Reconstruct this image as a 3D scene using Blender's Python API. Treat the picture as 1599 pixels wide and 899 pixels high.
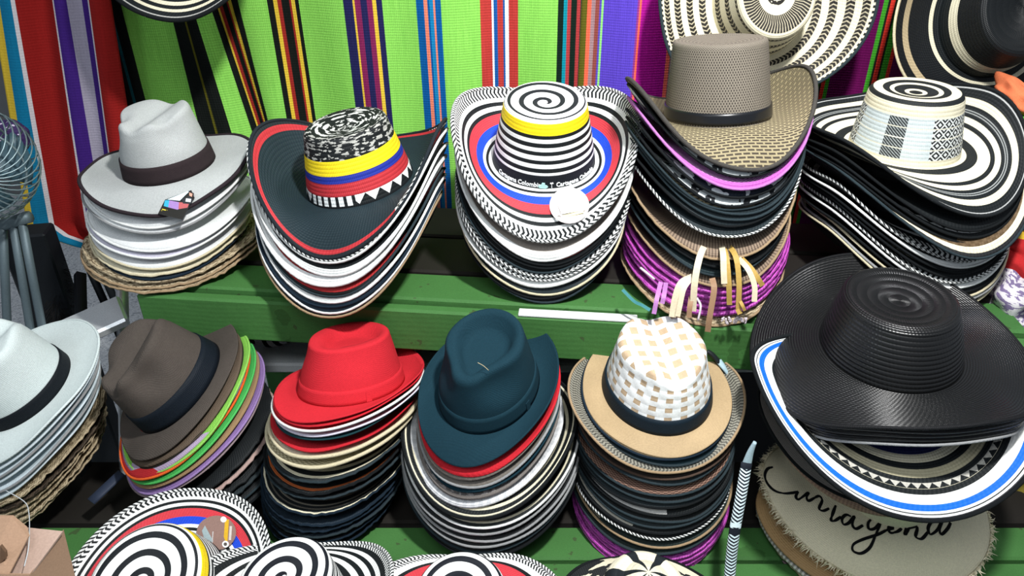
import bpy, math, random
import numpy as np
from mathutils import Vector, Matrix, Euler
from mathutils.bvhtree import BVHTree
sc = bpy.context.scene
for o in list(bpy.data.objects):
    bpy.data.objects.remove(o)
COL = sc.collection
random.seed(7); RNG = np.random.default_rng(7)
# ------------------------------------------------------------------ camera
F, PITCH, CAMZ = 1163.0, math.radians(30), 1.5
cp, sp = math.cos(PITCH), math.sin(PITCH)
cam = bpy.data.objects.new('camera', bpy.data.cameras.new('camera')); COL.objects.link(cam)
cam.location = (0, 0, CAMZ); cam.rotation_euler = (math.radians(60), 0, 0)
cam.data.sensor_width = 36; cam.data.lens = 36*F/1599; cam.data.clip_start = .01
sc.camera = cam
# ------------------------------------------------------------------ light and exposure
w = bpy.data.worlds.new('world'); sc.world = w; w.use_nodes = True
bgn = w.node_tree.nodes['Background']; bgn.inputs[0].default_value = (.80, .88, 1, 1); bgn.inputs[1].default_value = .24
def lamp(name, loc, target, power, size, color=(1, 1, 1), kind='AREA'):
    d = bpy.data.lights.new(name, kind); d.energy = power; d.color = color
    if kind == 'AREA': d.shape = 'DISK'; d.size = size
    else: d.shadow_soft_size = size
    if kind == 'SPOT': d.spot_size = math.radians(95); d.spot_blend = .9
    o = bpy.data.objects.new(name, d); COL.objects.link(o); o.location = loc
    o.rotation_euler = (Vector(target)-Vector(loc)).to_track_quat('-Z', 'Y').to_euler()
    return o
lamp('stall_bulb', (.30, .40, 2.25), (.12, 1.10, .9), 140, .05, (1, .99, .97), 'SPOT')
lamp('ceiling_fill', (-.2, -.5, 2.9), (0, 1.1, .8), 15, .9, (.93, .97, 1))  # unseen soft lamp added to fill the shadows
lamp('rear_light', (.5, 1.40, 2.5), (.3, 1.0, .85), 9, .25, (.97, .98, 1))
lamp('side_light', (-1.5, -.4, 2.4), (-.3, 1.1, .8), 5, .6, (.85, .93, 1))  # weak cool lamp from the left
sc.view_settings.view_transform = 'Standard'; sc.view_settings.look = 'None'
sc.view_settings.gamma = 1; sc.view_settings.use_curve_mapping = False
sc.view_settings.exposure = .15
try:
    sc.cycles.max_bounces = 6
except Exception: pass

# ------------------------------------------------------------------ helpers: pixels of the 1599x899 frame to points
def ray(px, py):
    x = (px-799.5)/F; y = -(py-449.5)/F
    return np.array([x, cp+y*sp, -sp+y*cp])
def at(px, py, Y):
    d = ray(px, py); return np.array([0, 0, CAMZ])+d*(Y/d[1])
def atz(px, py, Z):
    d = ray(px, py); return np.array([0, 0, CAMZ])+d*((Z-CAMZ)/d[2])
def proj(P):
    P = np.atleast_2d(P)-np.array([0, 0, CAMZ])
    dep = P[:, 1]*cp-P[:, 2]*sp; up = P[:, 1]*sp+P[:, 2]*cp
    return np.stack([799.5+F*P[:, 0]/dep, 449.5-F*up/dep], 1)
def rotm(pitch, roll, yaw):
    p, r, w_ = [math.radians(v) for v in (pitch, roll, yaw)]
    Rx = np.array([[1, 0, 0], [0, math.cos(p), -math.sin(p)], [0, math.sin(p), math.cos(p)]])
    Ry = np.array([[math.cos(-r), 0, math.sin(-r)], [0, 1, 0], [-math.sin(-r), 0, math.cos(-r)]])
    Rz = np.array([[math.cos(w_), -math.sin(w_), 0], [math.sin(w_), math.cos(w_), 0], [0, 0, 1]])
    return Ry@Rx@Rz
# ------------------------------------------------------------------ materials
def lin(h):
    h = h.lstrip('#'); c = [int(h[i:i+2], 16)/255 for i in (0, 2, 4)]
    return tuple(x/12.92 if x <= .04045 else ((x+.055)/1.055)**2.4 for x in c)+(1,)
class NB:
    def __init__(s, name, rough=.8, spec=.25, sheen=0):
        s.mat = bpy.data.materials.new(name); s.mat.use_nodes = True
        s.nt = s.mat.node_tree; s.b = s.nt.nodes['Principled BSDF']
        s.b.inputs['Roughness'].default_value = rough; s.b.inputs['Specular IOR Level'].default_value = spec
        s.b.inputs['Sheen Weight'].default_value = sheen
        s._uv = None; s._oc = None
    def n(s, t): return s.nt.nodes.new(t)
    def put(s, sock, v):
        if hasattr(v, 'is_output'): s.nt.links.new(v, sock)
        else: sock.default_value = v
    def m(s, op, a, b=None, c=None):
        q = s.n('ShaderNodeMath'); q.operation = op
        for i, v in enumerate((a, b, c)):
            if v is not None: s.put(q.inputs[i], v)
        return q.outputs[0]
    def mix(s, f, a, b, mode='MIX'):
        q = s.n('ShaderNodeMix'); q.data_type = 'RGBA'; q.blend_type = mode
        s.put(q.inputs[0], f); s.put(q.inputs[6], a); s.put(q.inputs[7], b); return q.outputs[2]
    def uv(s):
        if s._uv is None:
            t = s.n('ShaderNodeTexCoord'); x = s.n('ShaderNodeSeparateXYZ'); s.nt.links.new(t.outputs['UV'], x.inputs[0])
            s._uv = (x.outputs[0], x.outputs[1])
        return s._uv
    def oc(s):
        if s._oc is None:
            t = s.n('ShaderNodeTexCoord'); x = s.n('ShaderNodeSeparateXYZ'); s.nt.links.new(t.outputs['Object'], x.inputs[0])
            s._oc = (x.outputs[0], x.outputs[1], x.outputs[2], t.outputs['Object'])
        return s._oc
    def noise(s, scale, detail=2, vec=None):
        q = s.n('ShaderNodeTexNoise'); q.inputs['Scale'].default_value = scale; q.inputs['Detail'].default_value = detail
        s.nt.links.new(vec if vec is not None else s.oc()[3], q.inputs['Vector']); return q.outputs[0]
    def ramp(s, fac, stops):
        stops = sorted(stops, key=lambda t: t[0]); out = None
        for i in range(0, len(stops), 28):
            ch = stops[i:i+28]; q = s.n('ShaderNodeValToRGB'); cr = q.color_ramp; cr.interpolation = 'CONSTANT'
            for k, (p, c) in enumerate(ch):
                e = cr.elements[k] if k < 2 else cr.elements.new(p)
                e.position = max(0, min(1, p)); e.color = lin(c)
            if len(ch) == 1: cr.elements[1].position = 1; cr.elements[1].color = lin(ch[0][1])
            s.put(q.inputs[0], fac)
            out = q.outputs[0] if out is None else s.mix(s.m('GREATER_THAN', fac, ch[0][0]), out, q.outputs[0])
        return out
    def fr(s, x): return s.m('FRACT', x)
    def tri(s, x): return s.m('ABSOLUTE', s.m('SUBTRACT', s.fr(x), .5))      # .5 .. 0 .. .5
    def band(s, v, a, b): return s.m('MULTIPLY', s.m('GREATER_THAN', v, a), s.m('LESS_THAN', v, b))
    def bump(s, h, strength=.4, dist=.001):
        q = s.n('ShaderNodeBump'); q.inputs['Strength'].default_value = strength; q.inputs['Distance'].default_value = dist
        s.put(q.inputs['Height'], h); s.nt.links.new(q.outputs[0], s.b.inputs['Normal'])
    def col(s, c, vary=.16, scale=25):
        f = s.m('MULTIPLY_ADD', s.noise(scale, 4), vary*2, 1-vary)
        g = s.m('MULTIPLY_ADD', s.noise(420, 1), .30, .85)
        q = s.n('ShaderNodeVectorMath'); q.operation = 'SCALE'
        s.put(q.inputs[0], c); s.put(q.inputs['Scale'], s.m('MULTIPLY', f, g))
        s.nt.links.new(q.outputs[0], s.b.inputs['Base Color']); return s.mat
MAT = {}
def pat_value(g, p, u, v):
    """0/1 value of a woven pattern inside the ring v0..v1"""
    W = g.m('DIVIDE', g.m('SUBTRACT', v, p['v0']), p['v1']-p['v0']); k = p['kind']; n = p.get('n', 60)
    un = g.m('MULTIPLY', u, n)
    if k == 'herring':
        t = g.tri(g.m('MULTIPLY', W, p.get('k', 2)))
        return g.m('GREATER_THAN', g.fr(g.m('ADD', un, g.m('MULTIPLY', t, p.get('slant', 1.6)))), p.get('duty', .5))
    if k == 'tri': return g.m('LESS_THAN', g.m('MULTIPLY', g.tri(un), 2), W)
    if k == 'dash': return g.m('GREATER_THAN', g.fr(un), p.get('duty', .5))
    if k == 'check':
        a = g.m('GREATER_THAN', g.fr(un), .5); b = g.m('GREATER_THAN', g.fr(g.m('MULTIPLY', W, p.get('k', 3))), .5)
        return g.m('ABSOLUTE', g.m('SUBTRACT', a, b))
    if k == 'spiral': return g.m('GREATER_THAN', g.fr(g.m('ADD', g.m('MULTIPLY', W, p.get('k', 4)), g.m('ADD', u, g.m('MULTIPLY', g.noise(14, 1), p.get('wob', .25))))), p.get('duty', .55))
    if k == 'squares':
        ru = g.m('LESS_THAN', g.tri(un), .23); rv = g.m('LESS_THAN', g.tri(g.m('MULTIPLY', W, p.get('k', 4))), .25)
        return g.m('MULTIPLY', ru, rv)
    if k == 'squares_xy':
        x, y = g.oc()[0], g.oc()[1]
        return g.m('MULTIPLY', g.m('LESS_THAN', g.tri(g.m('MULTIPLY', x, n)), .26), g.m('LESS_THAN', g.tri(g.m('MULTIPLY', y, n)), .28))
    if k == 'ikat':
        c = g.n('ShaderNodeCombineXYZ'); g.put(c.inputs[0], un); g.put(c.inputs[1], g.m('MULTIPLY', W, p.get('k', 3)))
        return g.m('GREATER_THAN', g.noise(1.0, 2, c.outputs[0]), p.get('duty', .5))
    if k == 'diamond':
        t = g.m('ADD', g.tri(un), g.tri(g.m('MULTIPLY', W, p.get('k', 1))))
        return g.m('GREATER_THAN', g.fr(g.m('MULTIPLY', t, p.get('q', 3))), .5)
    if k == 'hatch': return g.m('GREATER_THAN', g.fr(g.m('ADD', un, g.m('MULTIPLY', W, p.get('k', 6)))), .45)
    return g.m('GREATER_THAN', W, .5)
def rings(name, stops, pats=(), rough=.62, spec=.25, braid=18, wv=170, bs=.45, vary=.14, sheen=0, wamp=.25):
    """braided straw: colour rings over uv.v (0 inside .. 1 rim), woven figures, sewn braid relief"""
    if name in MAT: return MAT[name]
    g = NB(name, rough, spec, sheen); u, v = g.uv()
    c = g.ramp(v, stops) if len(stops) > 1 else lin(stops[0][1])
    for p in pats:
        msk = g.band(v, p['v0'], p['v1'])
        if 'u0' in p: msk = g.m('MULTIPLY', msk, g.band(g.fr(g.m('MULTIPLY', u, p.get('un', 1))), p['u0'], p['u1']))
        val = pat_value(g, p, u, v)
        c = g.mix(msk, c, g.mix(val, lin(p['c0']), lin(p['c1'])))
    if not hasattr(c, 'is_output'):
        q = g.n('ShaderNodeRGB'); q.outputs[0].default_value = c; c = q.outputs[0]
    h = g.m('ADD', g.m('MULTIPLY', g.m('ABSOLUTE', g.m('SINE', g.m('MULTIPLY', v, math.pi*braid))), .8),
            g.m('MULTIPLY', g.m('SINE', g.m('ADD', g.m('MULTIPLY', u, 2*math.pi*wv), g.m('MULTIPLY', v, 40))), wamp))
    g.bump(h, bs, .0012); MAT[name] = g.col(c, vary); return MAT[name]
def cloth(name, hexc, rough=.95, sc_=900, bs=.25, vary=.1, sheen=.0, spec=.12):
    if name in MAT: return MAT[name]
    g = NB(name, rough, spec, sheen); x, y, z, o = g.oc()
    h = g.m('ADD', g.m('SINE', g.m('MULTIPLY', g.m('ADD', x, z), sc_*3)), g.m('SINE', g.m('MULTIPLY', g.m('SUBTRACT', y, z), sc_*3)))
    g.bump(g.m('ADD', h, g.m('MULTIPLY', g.noise(500, 2), 3)), bs, .0006)
    q = g.n('ShaderNodeRGB'); q.outputs[0].default_value = lin(hexc); MAT[name] = g.col(q.outputs[0], vary, 40); return MAT[name]
def plain(name, hexc, rough=.6, metal=0, spec=.3, vary=.08, trans=0):
    if name in MAT: return MAT[name]
    g = NB(name, rough, spec); g.b.inputs['Metallic'].default_value = metal
    q = g.n('ShaderNodeRGB'); q.outputs[0].default_value = lin(hexc); MAT[name] = g.col(q.outputs[0], vary, 12)
    if trans: g.b.inputs['Transmission Weight'].default_value = trans
    return MAT[name]
def weave(name, c0, c1, nx, ny, rough=.7, planar=True, duty=.5, shift=.5, ratio=.5):
    """basket straw: short dashes in staggered rows; planar = straight rows over the cloth, else around the crown"""
    if name in MAT: return MAT[name]
    g = NB(name, rough, .2)
    if planar: a, b = g.oc()[0], g.oc()[1]
    else: a, b = g.uv()
    r = g.m('MULTIPLY', b, ny); row = g.m('FLOOR', r)
    st = g.fr(g.m('ADD', g.m('MULTIPLY', a, nx), g.m('MULTIPLY', row, shift)))
    val = g.m('MULTIPLY', g.m('GREATER_THAN', st, 1-duty), g.m('GREATER_THAN', g.fr(r), 1-ratio))
    g.bump(g.m('MULTIPLY', val, -1.0), .4, .0008)
    MAT[name] = g.col(g.mix(val, lin(c0), lin(c1)), .12); return MAT[name]
# ------------------------------------------------------------------ mesh helpers
def tag(o, label=None, cat=None, group=None, kind=None):
    if label: o['label'] = label
    if cat: o['category'] = cat
    if group: o['group'] = group
    if kind: o['kind'] = kind
    return o
def mesh(name, V, Fc, mat, parent=None, uvs=None, smooth=True):
    me = bpy.data.meshes.new(name); me.from_pydata([tuple(map(float, v)) for v in V], [], Fc)
    if mat: me.materials.append(mat)
    if uvs is not None:
        L = me.uv_layers.new(name='UVMap'); L.data.foreach_set('uv', np.array(uvs, dtype=np.float32).ravel())
    if smooth: me.polygons.foreach_set('use_smooth', [True]*len(me.polygons))
    o = bpy.data.objects.new(name, me); COL.objects.link(o)
    if parent: o.parent = parent
    return o
def empty(name, M=None, loc=None):
    o = bpy.data.objects.new(name, None); COL.objects.link(o); o.empty_display_size = .05
    if M is not None: o.matrix_world = M
    if loc is not None: o.location = loc
    return o
def grid_faces(R, n, V0=0, closed=True, vs=None, flip=False, u0=0, u1=1):
    """faces and uvs for R rings of n points"""
    Fc, uv = [], []
    vs = vs if vs is not None else np.linspace(0, 1, R)
    m = n if closed else n-1; den = n if closed else n-1
    for i in range(R-1):
        for j in range(m):
            k = (j+1) % n
            f = [V0+i*n+j, V0+i*n+k, V0+(i+1)*n+k, V0+(i+1)*n+j]
            q = [(u0+(u1-u0)*j/den, vs[i]), (u0+(u1-u0)*(j+1)/den, vs[i]), (u0+(u1-u0)*(j+1)/den, vs[i+1]), (u0+(u1-u0)*j/den, vs[i+1])]
            if flip: f.reverse(); q.reverse()
            Fc.append(f); uv += q
    return Fc, uv
def tube(name, pts, r, mat, parent=None, n=8, closed=False, ry=None, cap=True):
    P = np.array(pts, float); N = len(P)
    T = np.roll(P, -1, 0)-np.roll(P, 1, 0) if closed else np.gradient(P, axis=0)
    T /= np.linalg.norm(T, axis=1)[:, None]+1e-12
    up = np.array([0, 0, 1.]) if abs(T[:, 2]).mean() < .8 else np.array([0, 1., 0])
    S = np.cross(T, up); S /= np.linalg.norm(S, axis=1)[:, None]+1e-12; U = np.cross(S, T)
    r = np.broadcast_to(np.array(r, float), (N,)); ry_ = r if ry is None else np.broadcast_to(np.array(ry, float), (N,))
    a = np.arange(n)/n*2*np.pi
    V = (P[:, None]+S[:, None]*(r[:, None]*np.cos(a))[:, :, None]+U[:, None]*(ry_[:, None]*np.sin(a))[:, :, None])
    V = V.reshape(-1, 3); Fc, uv = [], []
    for i in range(N if closed else N-1):
        i2 = (i+1) % N
        for j in range(n):
            k = (j+1) % n
            Fc.append([i*n+j, i*n+k, i2*n+k, i2*n+j]); uv += [(i/N, j/n), (i/N, (j+1)/n), ((i+1)/N, (j+1)/n), ((i+1)/N, j/n)]
    if not closed and cap:
        Fc.append(list(range(n))[::-1]); uv += [(0, 0)]*n
        Fc.append([(N-1)*n+j for j in range(n)]); uv += [(1, 0)]*n
    return mesh(name, V, Fc, mat, parent, uv)
def box(name, c, s, mat, parent=None, rz=0, bev=.004):
    x, y, z = [q/2 for q in s]; b = min(bev, x*.45, y*.45, z*.45); V = []; Fc = []
    for sx in (-1, 1):
        for sy in (-1, 1):
            for sz in (-1, 1):
                V += [(sx*x, sy*(y-b), sz*(z-b)), (sx*(x-b), sy*y, sz*(z-b)), (sx*(x-b), sy*(y-b), sz*z)]
    V = np.array(V); R = rotm(0, 0, rz)
    import bmesh
    bm = bmesh.new(); vs = [bm.verts.new(v) for v in V]; bmesh.ops.convex_hull(bm, input=vs)
    bmesh.ops.recalc_face_normals(bm, faces=bm.faces)
    me = bpy.data.meshes.new(name); bm.to_mesh(me); bm.free(); me.materials.append(mat)
    uvl = me.uv_layers.new(name='UVMap')
    for p in me.polygons:
        for li in p.loop_indices:
            co = me.vertices[me.loops[li].vertex_index].co; uvl.data[li].uv = (co.x/s[0]+.5, co.z/s[2]+.5)
    o = bpy.data.objects.new(name, me); COL.objects.link(o)
    o.location = c; o.rotation_euler = (0, 0, math.radians(rz))
    if parent: o.parent = parent
    return o
def sheet(name, fn, nu, nv, th, mat, parent=None):
    """a cloth: fn(u, v) -> point; given thickness th on its far side"""
    A = np.array([[fn(i/(nu-1), j/(nv-1)) for i in range(nu)] for j in range(nv)], float)
    du = np.gradient(A, axis=1); dv = np.gradient(A, axis=0); Nn = np.cross(du, dv); Nn /= np.linalg.norm(Nn, axis=2)[:, :, None]+1e-12
    B = A+Nn*th; V = np.concatenate([A.reshape(-1, 3), B.reshape(-1, 3)])
    F1, u1 = grid_faces(nv, nu, 0, False); F2, u2 = grid_faces(nv, nu, nu*nv, False, flip=True)
    Fc, uv = F1+F2, u1+u2; off = nu*nv
    edge = [(j, 0) for j in range(nv)]+[(nv-1, i) for i in range(1, nu)]+[(j, nu-1) for j in range(nv-2, -1, -1)]+[(0, i) for i in range(nu-2, 0, -1)]
    for a, b in zip(edge, edge[1:]+edge[:1]):
        ia, ib = a[0]*nu+a[1], b[0]*nu+b[1]
        Fc.append([ia, ib, ib+off, ia+off]); q = (a[1]/(nu-1), a[0]/(nv-1)); r = (b[1]/(nu-1), b[0]/(nv-1)); uv += [q, r, r, q]
    return mesh(name, V, Fc, mat, parent, uv)
# ------------------------------------------------------------------ hats
def brim_pts(g, n, ts, seed=0, rag=0):
    ph = np.arange(n)/n*2*np.pi; s, c = np.sin(ph), np.cos(ph)
    B = np.where(c > 0, g['Bf'], g['Bb']); q = g.get('sq', 2.0)
    rr = (np.abs(s)**q+np.abs(c)**q)**(-1/q)
    ox, oy = g['A']*s*rr+g.get('ox', 0), -B*c*rr+g.get('oy', 0); ix, iy = g['a']*s, -g['b']*c
    k = g.get('k', 2.2)
    lift = np.where(s > 0, g['sR'], g['sL'])*np.abs(s)**k+np.where(c > 0, g['fr'], g['bk'])*np.abs(c)**2
    rr_ = np.random.default_rng(seed); wob = np.zeros(n)
    for f in (2, 3, 5, 7):
        wob += rr_.normal()*np.sin(f*ph+rr_.uniform(0, 6.3))*g.get('wob', .0022)/f**.5
    for (pc, wd, amp) in g.get('waves', []):
        d = (ph-math.radians(pc)+math.pi) % (2*math.pi)-math.pi; wob += amp*np.exp(-(d/math.radians(wd))**2)
    jit = rr_.normal(size=n)*rag; jz = rr_.normal(size=n)*rag*.09
    rows = []
    for t in ts:
        e = max(0, (t-.8)/.2)
        rows.append(np.stack([ix+(ox-ix)*(t+jit*e), iy+(oy-iy)*(t+jit*e), lift*t**g.get('p', 1.8)+wob*t*t+jz*e], 1))
    return np.array(rows)
def make_brim(g, n, rings_, mat, parent, th=.0022, seed=0, rag=0, name='brim', under=None):
    ts = np.linspace(0, 1, rings_); A = brim_pts(g, n, ts, seed, rag)
    du = np.roll(A, -1, 1)-np.roll(A, 1, 1); dv = np.gradient(A, axis=0)
    N = np.cross(du, dv); N /= np.linalg.norm(N, axis=2)[:, :, None]+1e-12
    N *= np.where(N[:, :, 2:3] < 0, -1, 1)
    Bm = A-N*th
    V = np.concatenate([A.reshape(-1, 3), Bm.reshape(-1, 3)[::1]])
    F1, u1 = grid_faces(rings_, n, 0, True, ts, flip=True); F2, u2 = grid_faces(rings_, n, n*rings_, True, ts)
    Fc, uv = F1+F2, u1+u2; o1, o2 = (rings_-1)*n, n*rings_+(rings_-1)*n
    for j in range(n):
        k = (j+1) % n
        Fc.append([o1+k, o1+j, o2+j, o2+k]); uv += [((j+1)/n, 1), (j/n, 1), (j/n, 1), ((j+1)/n, 1)]
    o = mesh(name, V, Fc, mat, parent, uv)
    if under:
        o.data.materials.append(under); o.data.polygons.foreach_set('material_index', [0]*len(F1)+[1]*len(F2)+[0]*n)
    return o, A[-1]-N[-1]*th/2
def crown_pts(g, n, ss, style):
    ph = np.arange(n)/n*2*np.pi; tr = g['tr']; ch = g['ch']; R = []
    for s in ss:
        rd = g.get('rd', .12)
        if s <= .6: q = s/.6; r = 1-(1-tr)*q**g.get('tp', 1.1); z = (1-rd)*q
        elif s <= .76: q = (s-.6)/.16*math.pi/2; r = tr-rd*.9*(1-math.cos(q)); z = 1-rd+rd*math.sin(q)
        else: q = (s-.76)/.24; r = (tr-rd*.9)*(1-q); z = 1-g.get('dish', .03)*math.sin(q*math.pi/2)
        x, y = g['a']*r*np.sin(ph), -g['b']*r*np.cos(ph); zz = np.full(n, z)
        cy_, sy_ = math.cos(math.radians(g.get('cyaw', 0))), math.sin(math.radians(g.get('cyaw', 0)))
        X0, Y0 = x/(g['a']*tr), y/(g['b']*tr); X, Y = X0*cy_+Y0*sy_, -X0*sy_+Y0*cy_
        w = np.clip((zz-.35)/.5, 0, 1); w = w*w*(3-2*w); wt = np.clip((zz-.72)/.22, 0, 1)
        if style == 'fedora':
            zz = zz-g.get('crease', .2)*np.exp(-(X/.34)**2)*wt*(.75+.25*np.cos(Y*1.2))+g.get('slope', .06)*Y*w
            pin = w*np.exp(-((Y+.55)/.38)**2)*g.get('pinch', .22); x = x*(1-pin*np.clip(np.abs(X), 0, 1)*cy_); y = y*(1-pin*np.clip(np.abs(X), 0, 1)*abs(sy_))
            zz = zz-.10*w*np.exp(-((Y+.5)/.35)**2)*np.exp(-((np.abs(X)-.75)/.3)**2)
        elif style == 'teardrop':
            hw = .44+.32*np.clip((Y+1)/1.6, 0, 1)
            q = np.sqrt((X/hw)**2+((Y-.02)/.74)**2); dent = np.clip((1.12-q)/.34, 0, 1); dent = dent*dent*(3-2*dent)
            zz = zz-g.get('crease', .17)*dent*wt+g.get('slope', .10)*Y*w
            pin = w*np.exp(-((Y+.75)/.45)**2)*g.get('pinch', .28); x = x*(1-pin)
        elif style == 'vueltiao':
            zz = zz-.05*wt*np.exp(-((X**2+Y**2)/.25))
        elif style == 'bumpy':
            zz = zz-g.get('crease', .1)*wt*np.exp(-(X/.3)**2)+.03*wt*np.sin(X*5+1)*np.cos(Y*4)
            pin = w*np.exp(-((Y+.7)/.4)**2)*g.get('pinch', .1); x = x*(1-pin)
        R.append(np.stack([x, y, zz*ch], 1))
    return np.array(R)
def make_crown(g, n, mat, parent, style='vueltiao', rings_=34, cut=1.0, name='crown'):
    ss = np.linspace(0, cut, rings_); A = crown_pts(g, n, ss, style)
    vs = ss if cut == 1.0 else ss
    V = A.reshape(-1, 3); Fc, uv = grid_faces(rings_, n, 0, True, vs)
    if cut < 1:
        Fc.append([(rings_-1)*n+j for j in range(n)]); uv += [(j/n, cut) for j in range(n)]
    return mesh(name, V, Fc, mat, parent, uv)
def crown_strip(g, n, s0, s1, off, mat, parent, style, name='hat_band', rows=5, th=.0018):
    ss = np.linspace(s0, s1, rows); A = crown_pts(g, n, ss, style)
    d = A.copy(); d[:, :, 2] = 0; d /= np.linalg.norm(d, axis=2)[:, :, None]
    O = A+d*off; I = A-d*.0004
    V = np.concatenate([O.reshape(-1, 3), I.reshape(-1, 3)]); vs = np.linspace(0, 1, rows)
    F1, u1 = grid_faces(rows, n, 0, True, vs); Fc, uv = F1, u1
    b = rows*n
    for (r, fl) in ((0, True), (rows-1, False)):
        for j in range(n):
            k = (j+1) % n; f = [r*n+j, r*n+k, b+r*n+k, b+r*n+j]
            if fl: f.reverse()
            Fc.append(f); uv += [(j/n, vs[r])]*4
    return mesh(name, V, Fc, mat, parent, uv)
def M4(R, O):
    M = Matrix.Identity(4)
    for i in range(3):
        for j in range(3): M[i][j] = float(R[i][j])
        M[i][3] = float(O[i])
    return M
def full_hat(name, label, cat, group, O, rot, g, brim_mat, crown_mat, style='vueltiao', band=None, edge=None, n=112, extra=None, seed=1, rag=0, brings=22):
    R = rotm(*rot); t = empty(name, M4(R, O)); tag(t, label, cat, group)
    b, rim = make_brim(g, n, brings, brim_mat, t, .0024, seed, rag)
    c = make_crown(g, n, crown_mat, t, style)
    if band: crown_strip(g, n, band[0], band[1], band[2] if len(band) > 3 else .0016, band[-1], t, style)
    if edge: tube('edge_binding', rim, edge[1], edge[0], t, 8, True, ry=edge[2] if len(edge) > 2 else edge[1])
    return t
STACKS = {}
DARK_UNDER = {'black_white_rings', 'black_cream_rings', 'black_herring_rim', 'black_red_ring', 'black_white_rim', 'olive_straw', 'black_triangles', 'dotted_brown', 'wide_white_rim', 'black_red_rim', 'beige_white_rim', 'cream_black_rim'}
ORD = ['', 'second', 'third', 'fourth', 'fifth', 'sixth', 'seventh', 'eighth', 'ninth', 'tenth', 'eleventh', 'twelfth', 'thirteenth', 'fourteenth', 'fifteenth', 'sixteenth', 'seventeenth', 'eighteenth', 'nineteenth', 'twentieth']
def lerp(a, b, f): return a+(b-a)*f
def stack(topname, O1, rot1, g1, O2, rot2, g2, ytop, items, name='woven_hat', cat='hat', shelf=None):
    """the hats below the top one, each solved so that its front rim stands at its height in the pile"""
    y2 = items[-1][0]; made = []; last = 0.0
    for i, it in enumerate(items):
        y, desc, bm, em, kA, kB = it[:6]; op = it[6] if len(it) > 6 else {}
        f = (y-ytop)/(y2-ytop); g = dict(g1)
        for q in ('a', 'b', 'A', 'Bf', 'Bb', 'sL', 'sR', 'fr', 'bk', 'tr', 'ch'):
            g[q] = lerp(g1[q], g2.get(q, g1[q]), f)
        g['A'] *= kA; g['Bf'] *= kB; g['Bb'] *= kB; g['waves'] = op.get('waves', []); g['ox'] = op.get('ox', g1.get('ox', 0)*(1-f))
        for q in ('sq', 'k', 'wob', 'p'):
            if q in g2: g[q] = g2[q]
        for q in ('fr', 'bk', 'sL', 'sR'):
            if q in op: g[q] = op[q]
        g['ch'] = g1['ch']*.8; g['wob'] = g.get('wob', .0016); seed = sum(map(ord, topname))*7+i*13
        rot = [lerp(rot1[q], rot2[q], f) for q in range(3)]
        rj = np.random.default_rng(seed); rot[2] += rj.normal()*op.get('yj', .8); R = rotm(*rot)
        B = brim_pts(g, 72, [1.0], seed)[0]@R.T
        lo, hi = 0., 1.35
        for _ in range(36):
            s = (lo+hi)/2; yy = proj(B+O1+(O2-O1)*s)[:, 1].max()
            if yy < y: lo = s
            else: hi = s
        s = max(s, last+.0035/np.linalg.norm(O2-O1)); last = s; O = O1+(O2-O1)*s
        O = O+np.array([rj.normal()*op.get('xj', .0015)+op.get('dx', 0), 0, 0])
        t = empty(op.get('name', name), M4(R, O))
        tag(t, op.get('label', '%s, %s down under the %s' % (desc, ORD[i+1], topname)), cat, 'hats in the stack under the %s' % topname)
        rag = op.get('rag', 0); n = 120 if rag else 80
        b, rim = make_brim(g, n, 9, bm, t, op.get('th', .0022), seed, rag, under=MAT['black_braid'] if bm.name in DARK_UNDER else None)
        make_crown(dict(g, a=g['a']*.94, b=g['b']*.94), 48, op.get('cm', bm), t, 'vueltiao', 5, .5)
        if em: tube('edge_binding', rim, op.get('ew', .0022), em, t, 6, True, ry=op.get('eh', .0022))
        made.append((t, g, R, O))
    STACKS[topname] = made
    return made
# ================================================================== the setting
SH, LO = .852, .51           # tops of the upper and the lower bench
def floor_mat():
    g = NB('terrazzo', .35, .4); c = g.ramp(g.noise(70, 3), [(0, '#b4b9be'), (.40, '#d6dade'), (.52, '#eceff1'), (.62, '#9a9fa5'), (.66, '#dfe3e6')])
    return g.col(c, .08)
box('floor', (0, 1.2, -.03), (7, 7, .06), floor_mat())['kind'] = 'structure'
box('wall_back', (0, 3.6, 1.4), (7, .1, 2.9), plain('wall_paint', '#77797a', .9))['kind'] = 'structure'
tr_ = tag(box('trim_1', (.1, 1.66, 2.02), (4.2, .05, .05), plain('rail_wood', '#5b4a38', .7)), kind='structure')
def paint_green():
    g = NB('green_paint', .7, .25); n = g.noise(5, 5); x, y, z, o = g.oc()
    c = g.mix(g.m('GREATER_THAN', n, .64), lin('#3f6f38'), lin('#36602f'))
    gr = g.m('SINE', g.m('ADD', g.m('MULTIPLY', z, 700), g.m('MULTIPLY', g.noise(4, 2), 14)))
    c = g.mix(g.m('GREATER_THAN', g.noise(38, 3), .70), c, lin('#3c5530'))
    g.bump(g.m('ADD', g.m('MULTIPLY', gr, .25), g.m('MULTIPLY', g.noise(60, 3), 3)), .2, .001); return g.col(c, .18, 9)
GREEN = paint_green(); LIT_WORN = plain('lit_worn_white', '#dfe4e2', .5)
YAW = -6.0
def bench_pt(x, d, z):
    """x along the bench, d behind its front edge"""
    c, s = math.cos(math.radians(YAW)), math.sin(math.radians(YAW))
    return (x*c-d*s, 1.04+x*s+d*c, z)
ub = empty('display_bench', loc=(0, 1.3, 0)); tag(ub, 'green painted wooden bench carrying the upper row of hat stacks', 'bench')
def bb(name, x0, x1, d0, d1, z0, z1, mat, bev=.004):
    c = bench_pt((x0+x1)/2, (d0+d1)/2, (z0+z1)/2)
    o = box(name, (c[0], c[1]-1.3, c[2]), (x1-x0, d1-d0, z1-z0), mat, ub, YAW, bev); return o
L_, R_ = -.655, .82
bb('front_board', L_, R_, 0, .022, SH-.088, SH-.006, GREEN)
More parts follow.
